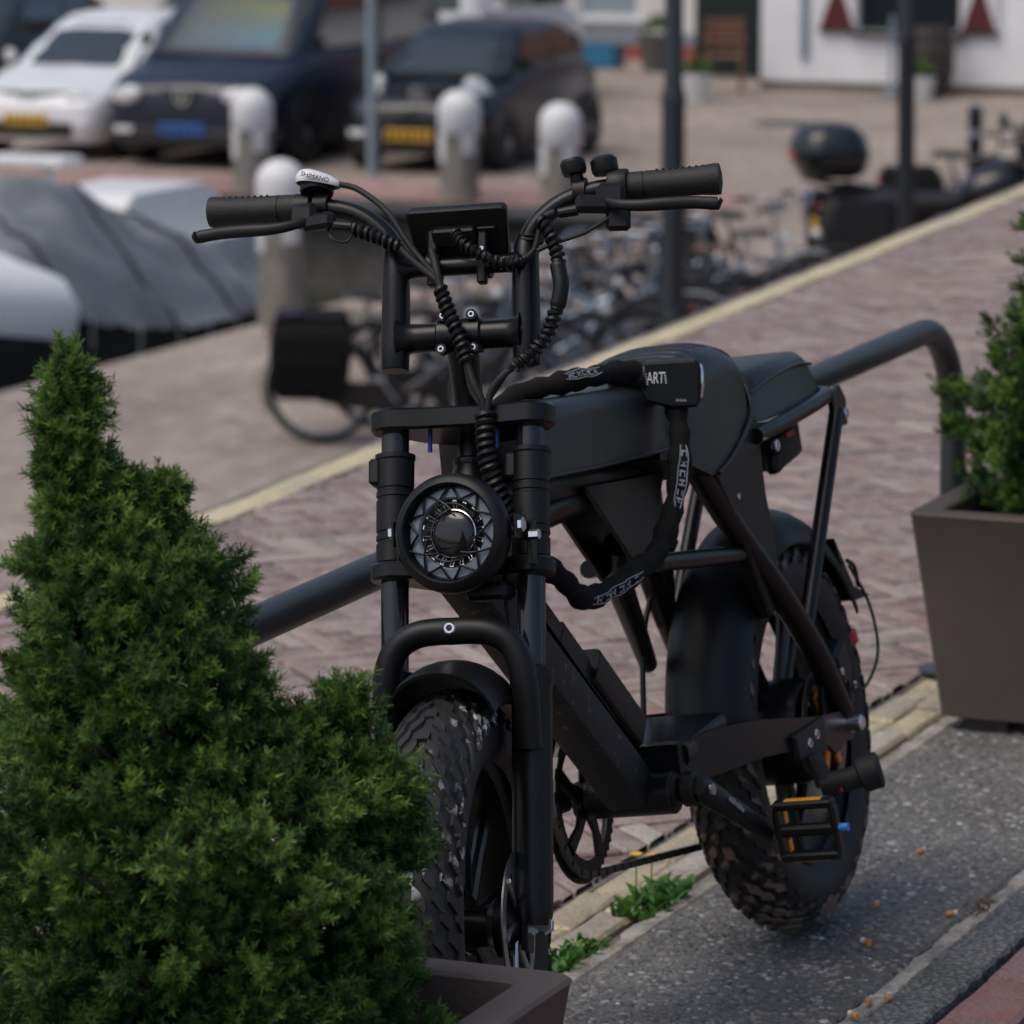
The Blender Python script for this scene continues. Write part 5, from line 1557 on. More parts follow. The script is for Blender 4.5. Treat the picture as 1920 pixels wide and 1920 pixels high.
def car(x, y, label, paint_m, L, W, H, st, gh, wheel_r, wheels, plate, face, lamp_z, shade=None, cat='car', name='parked_car', badge=.075, rear_plate=False):
    """st: lower body stations (x, z_low, z_top, half width); gh: greenhouse rings (z, x_front, x_back, half width)"""
    root = empty(name, (x, y, QZ), 0, label, cat, 'cars parked on the far quay')
    m = MB(); S = []
    for (sx, zl, zt, hw) in st:
        zm = zl + (zt - zl) * .45
        S.append([(sx, -hw * .86, zl), (sx, hw * .86, zl), (sx, hw * .97, zl + .10), (sx, hw, zm), (sx, hw * .985, zt - .10), (sx, hw * .93, zt - .03), (sx, hw * .80, zt), (sx, 0, zt + .025), (sx, -hw * .80, zt), (sx, -hw * .93, zt - .03), (sx, -hw * .985, zt - .10), (sx, -hw, zm), (sx, -hw * .97, zl + .10)])
    m.loft(S)
    body = m.build('body', paint_m, root, .7)
    m = MB(); S = []
    for (z, xf, xb, hw) in gh:
        ring = []
        for (px, py) in rrect(xb - xf, hw * 2, min(.22, hw * .35), 4): ring.append(((xf + xb) / 2 + px, py, z))
        S.append(ring)
    m.loft(S)
    cab = m.build('cabin', paint_m, root, .7)
    def at(z):
        for a, b_ in zip(gh, gh[1:]):
            if a[0] <= z <= b_[0]:
                t = (z - a[0]) / (b_[0] - a[0]); return [a[i] + (b_[i] - a[i]) * t for i in range(4)]
        return list(gh[-1])
    z0, z1 = gh[0][0] + .05, gh[-2][0] - .05
    zz = [z0 + (z1 - z0) * k / 4 for k in range(5)]
    def pane(nm, rows, mt): 
        n = len(rows[0]); vs = [p for r in rows for p in r]
        fs = [(i * n + j, i * n + j + 1, (i + 1) * n + j + 1, (i + 1) * n + j) for i in range(len(rows) - 1) for j in range(n - 1)]
        return obj_from(nm, vs, fs, mt, root, 4)
    def cross(z, back):
        _, xf, xb, hw = at(z); out = []
        for k in range(9):
            t = -1 + k / 4; q = .22 * max(0, abs(t) - .72) / .28
            out.append(((xb + .012 - q * .35) if back else (xf - .012 + q * .35), hw * .93 * t, z))
        return out
    pane('windscreen', [cross(z, False) for z in zz], shade or M_['car_glass'])
    pane('rear_window', [cross(z, True) for z in zz], M_['car_glass'])
    if shade:
        pass
    for sg in (-1, 1):
        for (f0, f1) in ((.10, .50), (.53, .90)):
            rows = []
            for z in zz:
                _, xf, xb, hw = at(z)
                rows.append([(xf + (xb - xf) * (f0 + (f1 - f0) * k / 3), sg * (hw + .008), z) for k in range(4)])
            pane('side_window', rows, M_['car_glass'])
        for wx in wheels:
            hw = max(s_[3] for s_ in st)
            MB().cyl((wx, sg * (hw - .03), wheel_r + .06), (0, 1, 0), wheel_r * 1.18, .10, 28).build('wheel_arch', M_['car_black'], root)
            wh = MB().lathe([(wheel_r * .62, -.10), (wheel_r * .93, -.10), (wheel_r, -.07), (wheel_r, .07), (wheel_r * .93, .10), (wheel_r * .62, .10)], (wx, sg * (hw - .06), wheel_r), (0, 1, 0), 28, close_prof=True).build('wheel', M_['tyre_far'], root, .5)
            rm = MB(); rm.cyl((wx, sg * (hw - .03), wheel_r), (0, 1, 0), wheel_r * .2, .12, 16)
            for k in range(7):
                a = 2 * PI * k / 7
                rm.box((wx + math.cos(a) * wheel_r * .36, sg * (hw - .01), wheel_r + math.sin(a) * wheel_r * .36), (wheel_r * .58, .05, wheel_r * .13), Matrix.Rotation(-a, 4, 'Y'), .005)
            rm.lathe([(wheel_r * .58, -.02), (wheel_r * .64, -.02), (wheel_r * .64, .04), (wheel_r * .58, .04)], (wx, sg * (hw - .03), wheel_r), (0, 1, 0), 28, close_prof=True)
            rm.build('rim', M_['alloy'], wh, .5)
        mr = MB(); gx = gh[0][1]
        mr.loft([[(gx + .25 + a * .10 * c, sg * (gh[0][3] + .10 + d * .085 * c), gh[0][0] + .13 + b_ * .075 * c) for (a, d, b_) in [(math.cos(t) * .6, math.cos(t), math.sin(t)) for t in [2 * PI * k / 10 for k in range(10)]]] for c in (1,)] * 1 + [[(gx + .33 + .06 * math.cos(t), sg * (gh[0][3] + .09 + .07 * math.cos(t)), gh[0][0] + .13 + .06 * math.sin(t)) for t in [2 * PI * k / 10 for k in range(10)]]])
        mr.build('wing_mirror', paint_m, root, .6)
    fr_x = [s_ for s_ in st if s_[0] >= 0][0][0]
    def front_x(yf, z):               # where the nose is at a given height and half width
        best = 0
        for a, b_ in zip(st, st[1:]):
            if b_[0] > L * .3: break
            if z > a[2] or abs(yf) > a[3] * .95: best = b_[0]
        return best
    for sg in (-1, 1):
        yl = W * .5 * .70; hx = front_x(yl, lamp_z)
        m = MB(); m.lathe([(1, -.06), (1, .02), (.9, .055), (.6, .08), (0, .09)], (0, 0, 0), (-1, 0, 0), 24)
        m.v = [(hx + v[0] * .8 + .012 + sg * v[1] * .07, sg * yl + v[1] * face[0] + 0, lamp_z + v[2] * face[1] + sg * v[1] * face[0] * face[2]) for v in m.v]
        m.build('headlight', M_['headlamp'], root, .8)
        m = MB(); m.box((front_x(W * .36, .42) - .012, sg * W * .36, .40), (.03, W * .12, .07), None, .01); m.build('fog_lamp', M_['headlamp'], root)
    gx_ = front_x(0, lamp_z * .93)
    MB().loft([[(gx_ - .012 + q * q * .16, W * .30 * q, lamp_z + dz) for dz in (-.11, .07)] + [(gx_ + .03 + q * q * .16, W * .30 * q, lamp_z + dz) for dz in (.07, -.11)] for q in (-1, -.6, -.2, .2, .6, 1)]).build('upper_grille', M_['car_black'], root, .5)
    MB().box((front_x(0, .36) - .008, 0, .34), (.035, W * .62, .16), None, .02).build('lower_grille', M_['car_black'], root)
    MB().lathe([(badge * .72, -.01), (badge, -.01), (badge, .012), (badge * .72, .012)], (gx_ - .02, 0, lamp_z), (1, 0, 0), 24, close_prof=True).build('badge', M_['chrome'], root)
    bd = MB(); bd.box((gx_ - .022, 0, lamp_z), (.012, badge * .25, badge * 1.3)); bd.build('badge_bar', M_['chrome'], root)
    px = (front_x(0, .5) - .03) if not rear_plate else front_x(0, 1.2) - .03
    pl = MB().box((px, 0, plate[1]), (.02, .52, .12), None, .005).build('number_plate', plate[0], root)
    for k in range(6):
        MB().box((px - .0115, -.20 + k * .078 + (.012 if k > 1 else 0) + (.012 if k > 3 else 0), plate[1]), (.003, .045, .075)).build('plate_stroke', M_['plate_ink'], pl)
    return root, body

st_hatch = lambda L, W, hood, belt: [(0, .30, .56, W * .30), (.02, .25, hood - .24, W * .38), (.06, .21, hood - .19, W * .425), (.13, .20, hood - .145, W * .458), (.24, .19, hood - .105, W * .478), (.42, .19, hood - .065, W * .488), (.75, .18, hood, W * .495), (1.05, .18, belt, W * .5), (L * .62, .18, belt + .01, W * .5), (L - .35, .20, belt + .02, W * .49), (L - .12, .24, belt - .02, W * .455), (L - .02, .30, belt - .12, W * .41), (L, .36, .62, W * .36)]
WHITE = paint('white car paint', (.74, .75, .77))
NAVY = paint('midnight blue van paint', (.010, .014, .030))
BLACKP = paint('black car paint', (.008, .010, .013))
DARKT = paint('dark teal car paint', (.010, .020, .026))
car(41.05, 22.56, 'white hatchback with a yellow plate at the left of the parked row', WHITE, 4.1, 1.75, 1.47, st_hatch(4.1, 1.75, .84, .93), [(.90, 1.00, 3.95, .79), (1.12, 1.34, 3.82, .72), (1.34, 1.72, 3.52, .62), (1.43, 1.95, 3.2, .56), (1.47, 2.2, 2.95, .42)], .315, (.82, 3.30), (M_['plate_yellow'], .44), (.17, .075, -.18), .66)
# sunshade seen through the van's windscreen
mm, nt, b, tc = nodes_mat('printed sunshade with painted reflection')
sx = nt.nodes.new('ShaderNodeSeparateXYZ'); nt.links.new(tc.outputs['Generated'], sx.inputs[0])
c = ramp(nt, math_(nt, 'ADD', math_(nt, 'MULTIPLY', sx.outputs[2], .85), math_(nt, 'MULTIPLY', noise(nt, tc.outputs['Generated'], 3.5, 3), .35)), ((.18, (.02, .06, .11)), (.38, (.04, .12, .16)), (.55, (.07, .11, .07)), (.72, (.13, .145, .05)), (.92, (.06, .075, .075))))
c = mix(nt, c, (.055, .065, .075), ramp(nt, sx.outputs[1], ((.35, (0, 0, 0)), (.85, (1, 1, 1)))))  # grey windscreen reflection painted into the colour, growing towards +Y
nt.links.new(c, b.inputs['Base Color']); b.inputs['Roughness'].default_value = .35; b.inputs['Coat Weight'].default_value = .2
st_van = lambda L, W, hood, belt: [(0, .34, .72, W * .34), (.02, .27, hood - .27, W * .42), (.06, .23, hood - .215, W * .452), (.13, .22, hood - .165, W * .472), (.24, .21, hood - .12, W * .486), (.42, .20, hood - .075, W * .494), (.75, .20, hood, W * .497), (1.0, .20, belt, W * .5), (L * .6, .20, belt, W * .5), (L - .12, .22, belt, W * .495), (L - .02, .28, belt - .03, W * .48), (L, .34, belt - .10, W * .46)]
gh_van = [(1.14, .86, 4.86, .90), (1.45, 1.20, 4.82, .86), (1.76, 1.56, 4.76, .80), (1.90, 1.78, 4.66, .74), (1.95, 2.1, 4.4, .60)]
car(40.75, 20.56, 'dark blue van with a blue plate and a printed windscreen sunshade', NAVY, 4.95, 1.92, 1.95, st_van(4.95, 1.92, 1.06, 1.18), gh_van, .335, (.92, 3.92), (M_['plate_blue'], .42), (.20, .10, -.1), .76, mm, 'van', 'parked_van', .095)
car(41.2, 18.20, 'small dark car with a yellow plate behind the grey sign pole', BLACKP, 3.45, 1.64, 1.48, st_hatch(3.45, 1.64, .88, .98), [(.95, .80, 3.30, .73), (1.16, 1.10, 3.22, .67), (1.36, 1.45, 2.98, .58), (1.445, 1.7, 2.75, .50), (1.48, 1.95, 2.5, .36)], .285, (.62, 2.92), (M_['plate_yellow'], .40), (.13, .17, -.5), .80, badge=.09)
car(44.9, 26.35, 'dark car cut off at the left edge beyond the white hatchback', DARKT, 4.3, 1.78, 1.5, st_hatch(4.3, 1.78, .88, .96), [(.93, 1.0, 4.1, .80), (1.16, 1.34, 4.0, .74), (1.38, 1.72, 3.7, .64), (1.46, 1.95, 3.4, .56), (1.50, 2.2, 3.1, .42)], .315, (.82, 3.4), (M_['plate_yellow'], .44), (.17, .075, -.18), .68)
st_rear = [(0, .34, 1.1, .88), (.05, .28, 1.18, .93), (.5, .22, 1.2, .95), (2.4, .22, 1.2, .95), (3.2, .24, 1.08, .94), (3.6, .34, .9, .85)]
car(49.3, 21.75, 'white van parked behind the small dark car', WHITE, 3.6, 1.95, 2.1, st_rear, [(1.14, .0, 3.1, .92), (1.5, .03, 2.9, .89), (1.95, .10, 2.7, .84), (2.06, .2, 2.6, .78), (2.1, .4, 2.4, .6)], .33, (.8, 2.9), (M_['plate_yellow'], 1.06), (.06, .16, 0), .95, None, 'van', 'parked_van', .05)
car(52.5, 26.2, 'dark van standing behind the white hatchback', DARKT, 4.95, 1.92, 1.95, st_van(4.95, 1.92, 1.06, 1.18), gh_van, .335, (.92, 3.92), (M_['plate_yellow'], .42), (.20, .10, -.1), .76, None, 'van', 'parked_van', .095)

# ---------------------------------------------------------------- bicycles
M_['bike_steel'] = mat('dull aluminium', (.42, .47, .54), .28, metal=.8)
M_['spoke'] = mat('steel spokes', (.10, .11, .12), .4, metal=.8)
def bicycle(label, fm, x, y, head, steer, seat, grip, lean=.06, crate=False, guard_m=None):
    root = empty('bicycle', (x, y, QZ), head, label, 'bicycle', 'bicycles parked on the quay')
    root.rotation_euler = (lean, 0, head)
    RW = .345
    tk = guard_m or M_['car_black']
    def wheel_(c, st_):
        ax = Vector((-math.sin(st_), math.cos(st_), 0))
        m = MB(); m.lathe([(RW - .026 + .026 * math.cos(t), .026 * math.sin(t)) for t in [2 * PI * k / 8 for k in range(8)]], c, ax, 40, close_prof=True)
        w_ = m.build('wheel', M_['tyre_far'], root, .8)
        m = MB(); m.lathe([(RW - .058, -.011), (RW - .045, -.011), (RW - .045, .011), (RW - .058, .011)], c, ax, 40, close_prof=True); m.build('rim', M_['bike_steel'], w_, .6)
        m = MB(); e1 = Vector((math.cos(st_), math.sin(st_), 0))
        for k in range(28):
            a = 2 * PI * k / 28; d = e1 * math.cos(a) + Vector((0, 0, 1)) * math.sin(a); o_ = ax * (.03 if k % 2 else -.03)
            m.tube([Vector(c) + d * .02 + o_, Vector(c) + d * (RW - .05)], .0016, 3, False)
        m.cyl(c, ax, .022, .08, 10)
        tag(m.build('spokes', M_['spoke'], w_, .6), kind='stuff')
    rc = (0, 0, RW); fc = (1.09, 0, RW)
    wheel_(rc, 0); wheel_(fc, steer)
    bb = (.46, 0, .29); sp_ = (.30, 0, .78); ht = (.86, 0, .80); hbm = (.90, 0, .62)
    m = MB()
    m.tube([bb, sp_], .019, 8); m.tube([bb, (.64, 0, .40), hbm], .026, 8); m.tube([hbm, ht], .022, 8)
    m.tube([(.345, 0, .64), (.60, 0, .57), (.885, 0, .70)], .014, 8)
    for s_ in (-1, 1):
        m.tube([(0, .06 * s_, RW), (.42, .04 * s_, .29)], .010, 6); m.tube([(0, .06 * s_, RW), (.325, .02 * s_, .70)], .009, 6)
    m.build('frame', fm, root, .8)
    m = MB()
    for s_ in (-1, 1): m.tube([(.905, .05 * s_, .60), (.99, .052 * s_, .47), (1.09, .055 * s_, RW)], .011, 6)
    m.box((.905, 0, .61), (.04, .12, .03)); m.build('fork', fm, root, .8)
    m = MB(); m.tube([(.86, 0, .80), (.835, 0, .98)], .013, 8)
    for s_ in (-1, 1): m.tube(smooth_path([(.835, 0, .99), (.86, .12 * s_, 1.03), (.83, .25 * s_, 1.06), (.66, .29 * s_, 1.05)], 5), .011, 8)
    hb_ = m.build('handlebar', M_['bike_steel'], root, .8)
    for s_ in (-1, 1): MB().tube([(.74, .275 * s_, 1.056), (.62, .295 * s_, 1.048)], .017, 10).build('grip', grip, hb_, .8)
    MB().tube([sp_, (.272, 0, .90)], .013, 8).build('seat_post', M_['bike_steel'], root, .8)
    m = MB(); m.loft([[(xx, yy * w_, zz) for (yy, zz) in ((-1, z_ - .035), (-.6, z_), (0, z_ + .012), (.6, z_), (1, z_ - .035), (0, z_ - .05))] for (xx, w_, z_) in ((.12, .05, .935), (.15, .10, .95), (.24, .09, .945), (.33, .04, .94), (.40, .02, .935))]); m.build('saddle', seat, root, .8)
    for (c, a0, a1, st_) in ((rc, R_(-205), R_(-20), 0), (fc, R_(-200), R_(-60), steer)):
        m = MB(); m.lathe([(RW + .012, -.032), (RW + .026, 0), (RW + .012, .032)], c, (-math.sin(st_), math.cos(st_), 0), 24, ang=(a0, a1), ref=(math.cos(st_), math.sin(st_), 0)); m.build('mudguard', tk, root, .8)
    m = MB()
    for s_ in (-1, 1): m.tube([(.22, .055 * s_, .735), (-.32, .06 * s_, .735)], .006, 6); m.tube([(-.22, .06 * s_, .735), (0, .065 * s_, RW)], .005, 6)
    for k in range(5): m.tube([(.15 - k * .11, -.06, .735), (.15 - k * .11, .06, .735)], .004, 5)
    m.build('rear_rack', M_['car_black'], root, .8)
    m = MB(); m.prism([(-.05, .29), (.0, .40), (.44, .385), (.56, .33), (.56, .25), (.44, .19), (.02, .26)], (0, -.065, 0), (1, 0, 0), (0, 0, 1), (0, .03, 0), .005); m.build('chain_case', M_['car_black'], root, .5)
    m = MB(); m.tube([(.46, -.10, .29), (.46, .10, .29)], .012, 8); m.tube([(.46, .10, .29), (.56, .11, .15)], .009, 6); m.tube([(.46, -.10, .29), (.36, -.11, .43)], .009, 6); m.box((.57, .155, .145), (.09, .08, .02)); m.box((.35, -.155, .435), (.09, .08, .02)); m.build('crank_set', M_['bike_steel'], root, .6)
    m = MB(); m.lathe([(0, -.02), (.03, -.02), (.038, .01), (.038, .03), (0, .045)], (.92, 0, .80), (1, 0, -.1), 14); m.build('front_lamp', M_['headlamp'], root, .7)
    MB().box((-.33, 0, .70), (.02, .09, .04), None, .006).build('rear_lamp', M_['tail_red'], root)
    if crate:
        m = MB()
        for zz in (.66, .76, .86): 
            for (a, b_) in (((.94, -.2), (1.22, -.2)), ((1.22, -.2), (1.22, .2)), ((1.22, .2), (.94, .2)), ((.94, .2), (.94, -.2))): m.tube([(a[0], a[1], zz + .12), (b_[0], b_[1], zz + .12)], .012, 5)
        for (a, b_) in ((.94, -.2), (1.22, -.2), (1.22, .2), (.94, .2), (1.08, .2), (1.08, -.2)): m.tube([(a, b_, .77), (a, b_, .99)], .012, 5)
        m.box((1.08, 0, .77), (.29, .41, .02)); m.build('front_crate', M_['car_black'], root, .6)
    return root
seat_b = mat('black bike saddle', (.014, .014, .015), .55); seat_br = mat('brown bike saddle', (.10, .05, .03), .5)
f_dark = mat('anthracite bike paint', (.018, .020, .024), .3, coat=.5); f_blue = mat('blue grey bike paint', (.10, .14, .20), .3, coat=.5); f_sil = mat('silver bike paint', (.36, .42, .50), .25, metal=.6); f_navy = mat('navy bike paint', (.02, .03, .07), .3, coat=.5); f_cream = mat('grey white bike paint', (.30, .31, .32), .4)
hd = R_(-67)
bicycle('dark bicycle carrying double black panniers at the left of the row', f_dark, 24.40, 11.38, hd, .25, seat_b, M_['black_rubber'])
bicycle('blue grey bicycle right beside the pannier bicycle', f_blue, 25.75, 11.30, R_(-78), -.3, seat_b, M_['black_rubber'], .05)
bicycle('silver bicycle in the row left of the lamp pole', f_sil, 26.45, 11.20, R_(-70), .35, seat_br, M_['black_rubber'], .07)
bicycle('blue grey bicycle with a front crate near the lamp pole', f_blue, 27.25, 11.15, R_(-82), .1, seat_b, M_['black_rubber'], .05, True)
bicycle('navy bicycle just right of the lamp pole', f_navy, 28.05, 11.10, R_(-72), -.2, seat_b, M_['black_rubber'], .06)
bicycle('silver bicycle with pale mudguards in front of the motorcycle', f_sil, 29.15, 10.95, R_(-55), .2, seat_b, M_['black_rubber'], .05, False, f_cream)
bicycle('anthracite bicycle between the silver bicycle and the motorcycle', f_dark, 29.95, 11.00, R_(-80), .2, seat_b, M_['black_rubber'], .05)
bicycle('navy bicycle with a front crate leaning at the short black post', f_navy, 35.3, 10.95, R_(-62), .3, seat_b, M_['black_rubber'], .05, True)
bicycle('anthracite bicycle at the far right edge past the post', f_dark, 36.2, 10.35, R_(-66), -.2, seat_b, M_['black_rubber'], .05)

bicycle('blue grey bicycle turned the other way left of the lamp pole', f_blue, 26.2, 9.95, R_(112), .2, seat_b, M_['black_rubber'], -.05)
bicycle('silver bicycle turned the other way behind the lamp pole', f_sil, 27.15, 9.95, R_(104), -.3, seat_b, M_['black_rubber'], -.05, False, f_cream)
bicycle('anthracite bicycle turned the other way right of the lamp pole', f_dark, 28.0, 9.85, R_(115), .3, seat_br, M_['black_rubber'], -.06, True)
bicycle('silver bicycle turned the other way below the leaning pole', f_sil, 28.9, 9.9, R_(108), .1, seat_b, M_['black_rubber'], -.05)
bicycle('dark bicycle squeezed in behind the pannier bicycle', f_dark, 25.1, 11.3, R_(-72), .1, seat_b, M_['black_rubber'], .06)
bicycle('navy bicycle beyond the right edge bicycles', f_navy, 37.2, 10.6, R_(-70), .3, seat_b, M_['black_rubber'], .05, True)

# double panniers, a thing that hangs on the first bicycle
pn = empty('pannier_bag', (24.40, 11.38, QZ), hd, 'pair of black panniers hanging over the rear wheel of the dark bicycle', 'pannier')
pn.rotation_euler = (.06, 0, hd)
for s_ in (-1, 1):
    m = MB(); m.loft([[(px - .06, s_ * (.075 + (.14 if o_ else 0) * bulge), z) for (px, o_) in ((-.21 * k_, 0), (.21 * k_, 0), (.22 * k_, .7), (.16 * k_, 1), (-.16 * k_, 1), (-.22 * k_, .7))] for (z, k_, bulge) in ((.30, .70, .5), (.315, .88, .85), (.36, 1.02, 1.1), (.48, 1.10, 1.22), (.62, 1.12, 1.2), (.72, 1.10, 1.05), (.775, 1.0, .75), (.795, .85, .4))])
    bag = m.build('bag', M_['black_fabric'], pn, .6)
    m = MB(); m.prism(rrect(.40, .20, .03), (-.06, s_ * .252, .62), (1, 0, 0), (0, 0, 1), (0, .008 * s_, 0), .002); m.build('flap', M_['black_fabric'], bag, .5)
MB().box((-.06, 0, .80), (.42, .34, .03), None, .006).build('bridge', M_['black_fabric'], pn)
MB().box((-.18, -.14, .835), (.14, .06, .04), None, .015).build('folded_strap', mat('purple strap', (.03, .02, .06), .7), pn)

for (bx0, by0, h_, lab) in ((35.3, 10.95, R_(-62), 'black pannier pair on the navy bicycle by the short black post'), (36.2, 10.35, R_(-66), 'black pannier pair on the bicycle at the right edge'), (29.95, 11.0, R_(-80), 'black pannier pair on the anthracite bicycle near the motorcycle')):
    q = copy_tree(pn); q.location = (bx0, by0, QZ); q.rotation_euler = (.05, 0, h_); q['label'] = lab
    q['group'] = 'panniers on the parked bicycles'
pn['group'] = 'panniers on the parked bicycles'

# ---------------------------------------------------------------- motorcycle with a rounded top case, seen from behind and the side
mc = empty('motorcycle', (31.2, 10.05, QZ), R_(-62), 'black motorcycle with a rounded top case behind the bicycles', 'motorcycle')
mc.scale = (1.12, 1.12, 1.12)
def mw_(c):
    m = MB(); m.lathe([(.24 + .065 * math.cos(t), .065 * math.sin(t)) for t in [2 * PI * k / 10 for k in range(10)]], c, (0, 1, 0), 36, close_prof=True); w_ = m.build('wheel', M_['tyre_far'], mc, .8)
    m = MB(); m.cyl(c, (0, 1, 0), .06, .12, 14)
    for k in range(6):
        a = 2 * PI * k / 6; m.tube([Vector(c), Vector(c) + Vector((math.cos(a) * .19, 0, math.sin(a) * .19))], .016, 6)
    m.build('rim', M_['alloy'], w_, .6)
mw_((0, 0, .31)); mw_((1.45, 0, .31))
MB().loft([[(xx, yy * w_, z0 + zz * (z1 - z0)) for (yy, zz) in ((-.7, 0), (.7, 0), (1, .3), (1, .7), (.5, 1), (-.5, 1), (-1, .7), (-1, .3))] for (xx, w_, z0, z1) in ((.45, .16, .30, .72), (.60, .22, .26, .78), (.95, .22, .28, .80), (1.10, .14, .36, .74))]).build('engine', M_['dark_steel'], mc, .5)
MB().loft([[(xx, math.cos(t) * w_, zc + math.sin(t) * h_) for t in [2 * PI * k / 14 for k in range(14)]] for (xx, w_, zc, h_) in ((.60, .08, .86, .06), (.70, .17, .90, .13), (.90, .20, .94, .16), (1.05, .15, .94, .13), (1.14, .06, .92, .07))]).build('fuel_tank', BLACKP, mc, .8)
MB().loft([[(xx, math.cos(t) * w_, zc + math.sin(t) * h_) for t in [2 * PI * k / 12 for k in range(12)]] for (xx, w_, zc, h_) in ((-.25, .07, .90, .05), (-.15, .13, .88, .09), (.20, .17, .83, .08), (.50, .15, .82, .07), (.66, .09, .86, .06))]).build('seat', seat_b, mc, .8)
tcx = MB(); tcx.loft([[(-.26 + px * a_ - .05 * (z_ - 1.0), py * b_, z_) for (px, py) in rrect(2, 2, .75, 5)] for (z_, a_, b_) in ((1.00, .17, .19), (1.03, .22, .26), (1.12, .25, .29), (1.17, .255, .295), (1.175, .245, .285), (1.18, .255, .295), (1.27, .235, .275), (1.33, .18, .22), (1.355, .10, .13))]); tcase = tcx.build('top_case', BLACKP, mc, .9)
MB().box((-.52, 0, 1.14), (.03, .22, .05), None, .01).build('case_reflector', M_['tail_red'], tcase)
m = MB(); 
for s_ in (-1, 1): m.tube([(-.45, .09 * s_, 1.0), (.1, .10 * s_, .86)], .014, 6)
m.box((-.28, 0, 1.0), (.3, .22, .02)); m.build('rear_carrier', M_['dark_steel'], mc, .6)
for s_ in (-1, 1):
    MB().loft([[(-.12 + px * k_, s_ * (.20 + yy), z_) for (px, yy) in ((-.24, 0), (.24, 0), (.24, .16), (.18, .20), (-.18, .20), (-.24, .16))] for (z_, k_) in ((.50, .85), (.54, 1), (.82, 1), (.88, .85))]).build('side_case', M_['car_black'], mc, .5)
    MB().tube([(.98, .11 * s_, .95), (1.22, .11 * s_, .62), (1.45, .11 * s_, .31)], .026, 10).build('fork_leg', M_['bike_steel'], mc, .8)
    MB().tube([(.3, .15 * s_, .34), (-.25, .18 * s_, .42), (-.45, .18 * s_, .46)], [.035, .05, .05], 12).build('exhaust', M_['chrome'], mc, .8)
    MB().lathe([(0, -.02), (.05, -.02), (.07, 0), (.06, .02), (0, .03)], (.98, .38 * s_, 1.32), (1, 0, .1), 14).build('mirror', M_['car_black'], mc, .8)
    MB().cyl((-.40, .16 * s_, .86), (1, 0, 0), .032, .05, 12, .01).build('indicator', M_['car_black'], mc)
m = MB(); m.tube(smooth_path([(.72, .40, 1.06), (.90, .30, 1.10), (.98, 0, 1.04), (.90, -.30, 1.10), (.72, -.40, 1.06)], 5), .014, 8)
for s_ in (-1, 1): m.tube([(.92, .30 * s_, 1.10), (.98, .38 * s_, 1.30)], .008, 6)
m.build('handlebar', M_['dark_steel'], mc, .8)
MB().lathe([(0, -.10), (.07, -.09), (.10, -.02), (.10, .02), (0, .05)], (1.14, 0, .98), (1, 0, 0), 18).build('headlight', M_['headlamp'], mc, .8)
MB().loft([[(1.10, -.20, 1.00), (1.10, .20, 1.00), (1.09, .20, 1.01), (1.09, -.20, 1.01)], [(.98, -.17, 1.34), (.98, .17, 1.34), (.97, .17, 1.34), (.97, -.17, 1.34)]]).build('windshield', M_['car_glass'], mc, .5)
for (c, a0, a1) in (((0, 0, .31), R_(-190), R_(-60)), ((1.45, 0, .31), R_(-160), R_(-50))):
    MB().lathe([(.325, -.075), (.345, 0), (.325, .075)], c, (0, 1, 0), 18, ang=(a0, a1), ref=(1, 0, 0)).build('mudguard', BLACKP, mc, .8)
MB().box((-.36, 0, .66), (.02, .20, .13), None, .004).build('number_plate', M_['plate_yellow'], mc)
MB().box((-.34, 0, .80), (.03, .14, .05), None, .01).build('tail_lamp', M_['tail_red'], mc)

# ---------------------------------------------------------------- boats
M_['hull_black'] = mat('black hull', (.022, .024, .027), .45, var=.3, vscale=2)
M_['tarp'] = mat('grey boat tarpaulin', (.14, .15, .17), .55, col2=(.22, .23, .25, 1), vscale=1.4, bump=.4, bscale=7, detail=3)
bt = empty('covered_boat', (30.2, 16.25, QZ - .85), 0, 'motorboat with white bow under a grey tarpaulin in the basin', 'boat')
def bl_(p): return (p[0] - 30.2, p[1] - 16.25, p[2] + .85 - QZ)
stn = [(26.6, .04, -2.02), (26.9, .28, -2.12), (27.5, .62, -2.25), (28.3, .88, -2.38), (29.5, 1.02, -2.52), (31.0, 1.05, -2.62), (32.1, .98, -2.64), (32.3, .92, -2.64)]
MB(bl_).loft([[(x, 16.25 - w_ * .55, -3.75), (x, 16.25 - w_ * .9, -3.3), (x, 16.25 - w_, z - .16), (x, 16.25 + w_, z - .16), (x, 16.25 + w_ * .9, -3.3), (x, 16.25 + w_ * .55, -3.75)] for (x, w_, z) in stn]).build('hull', M_['hull_black'], bt, .6)
MB(bl_).loft([[(x, 16.25 - w_ - .01, z - .24), (x, 16.25 - w_ - .06, z + .02), (x, 16.25 - w_ * .93, z + .22), (x, 16.25 - w_ * .5, z + .38), (x, 16.25, z + .43), (x, 16.25 + w_ * .5, z + .38), (x, 16.25 + w_ * .93, z + .22), (x, 16.25 + w_ + .06, z + .02), (x, 16.25 + w_ + .01, z - .24)] for (x, w_, z) in stn[:4] + [(28.55, .92, -2.43)]]).build('bow_deck', mat('white gelcoat', (.90, .90, .91), .3), bt, .8)
rg_ = random.Random(4)
cov = []
CV = ((28.15, .86, -2.20, -2.42), (28.35, .92, -1.95, -2.48), (28.8, 1.0, -1.62, -2.56), (29.3, 1.06, -1.52, -2.66), (29.8, 1.08, -1.60, -2.72), (30.2, 1.10, -1.86, -2.74), (30.6, 1.10, -1.95, -2.74), (31.0, 1.09, -1.96, -2.74), (31.5, 1.06, -2.10, -2.74), (31.95, 1.02, -2.24, -2.74), (32.3, .96, -2.38, -2.72), (32.4, .90, -2.62, -2.74))
fine = []
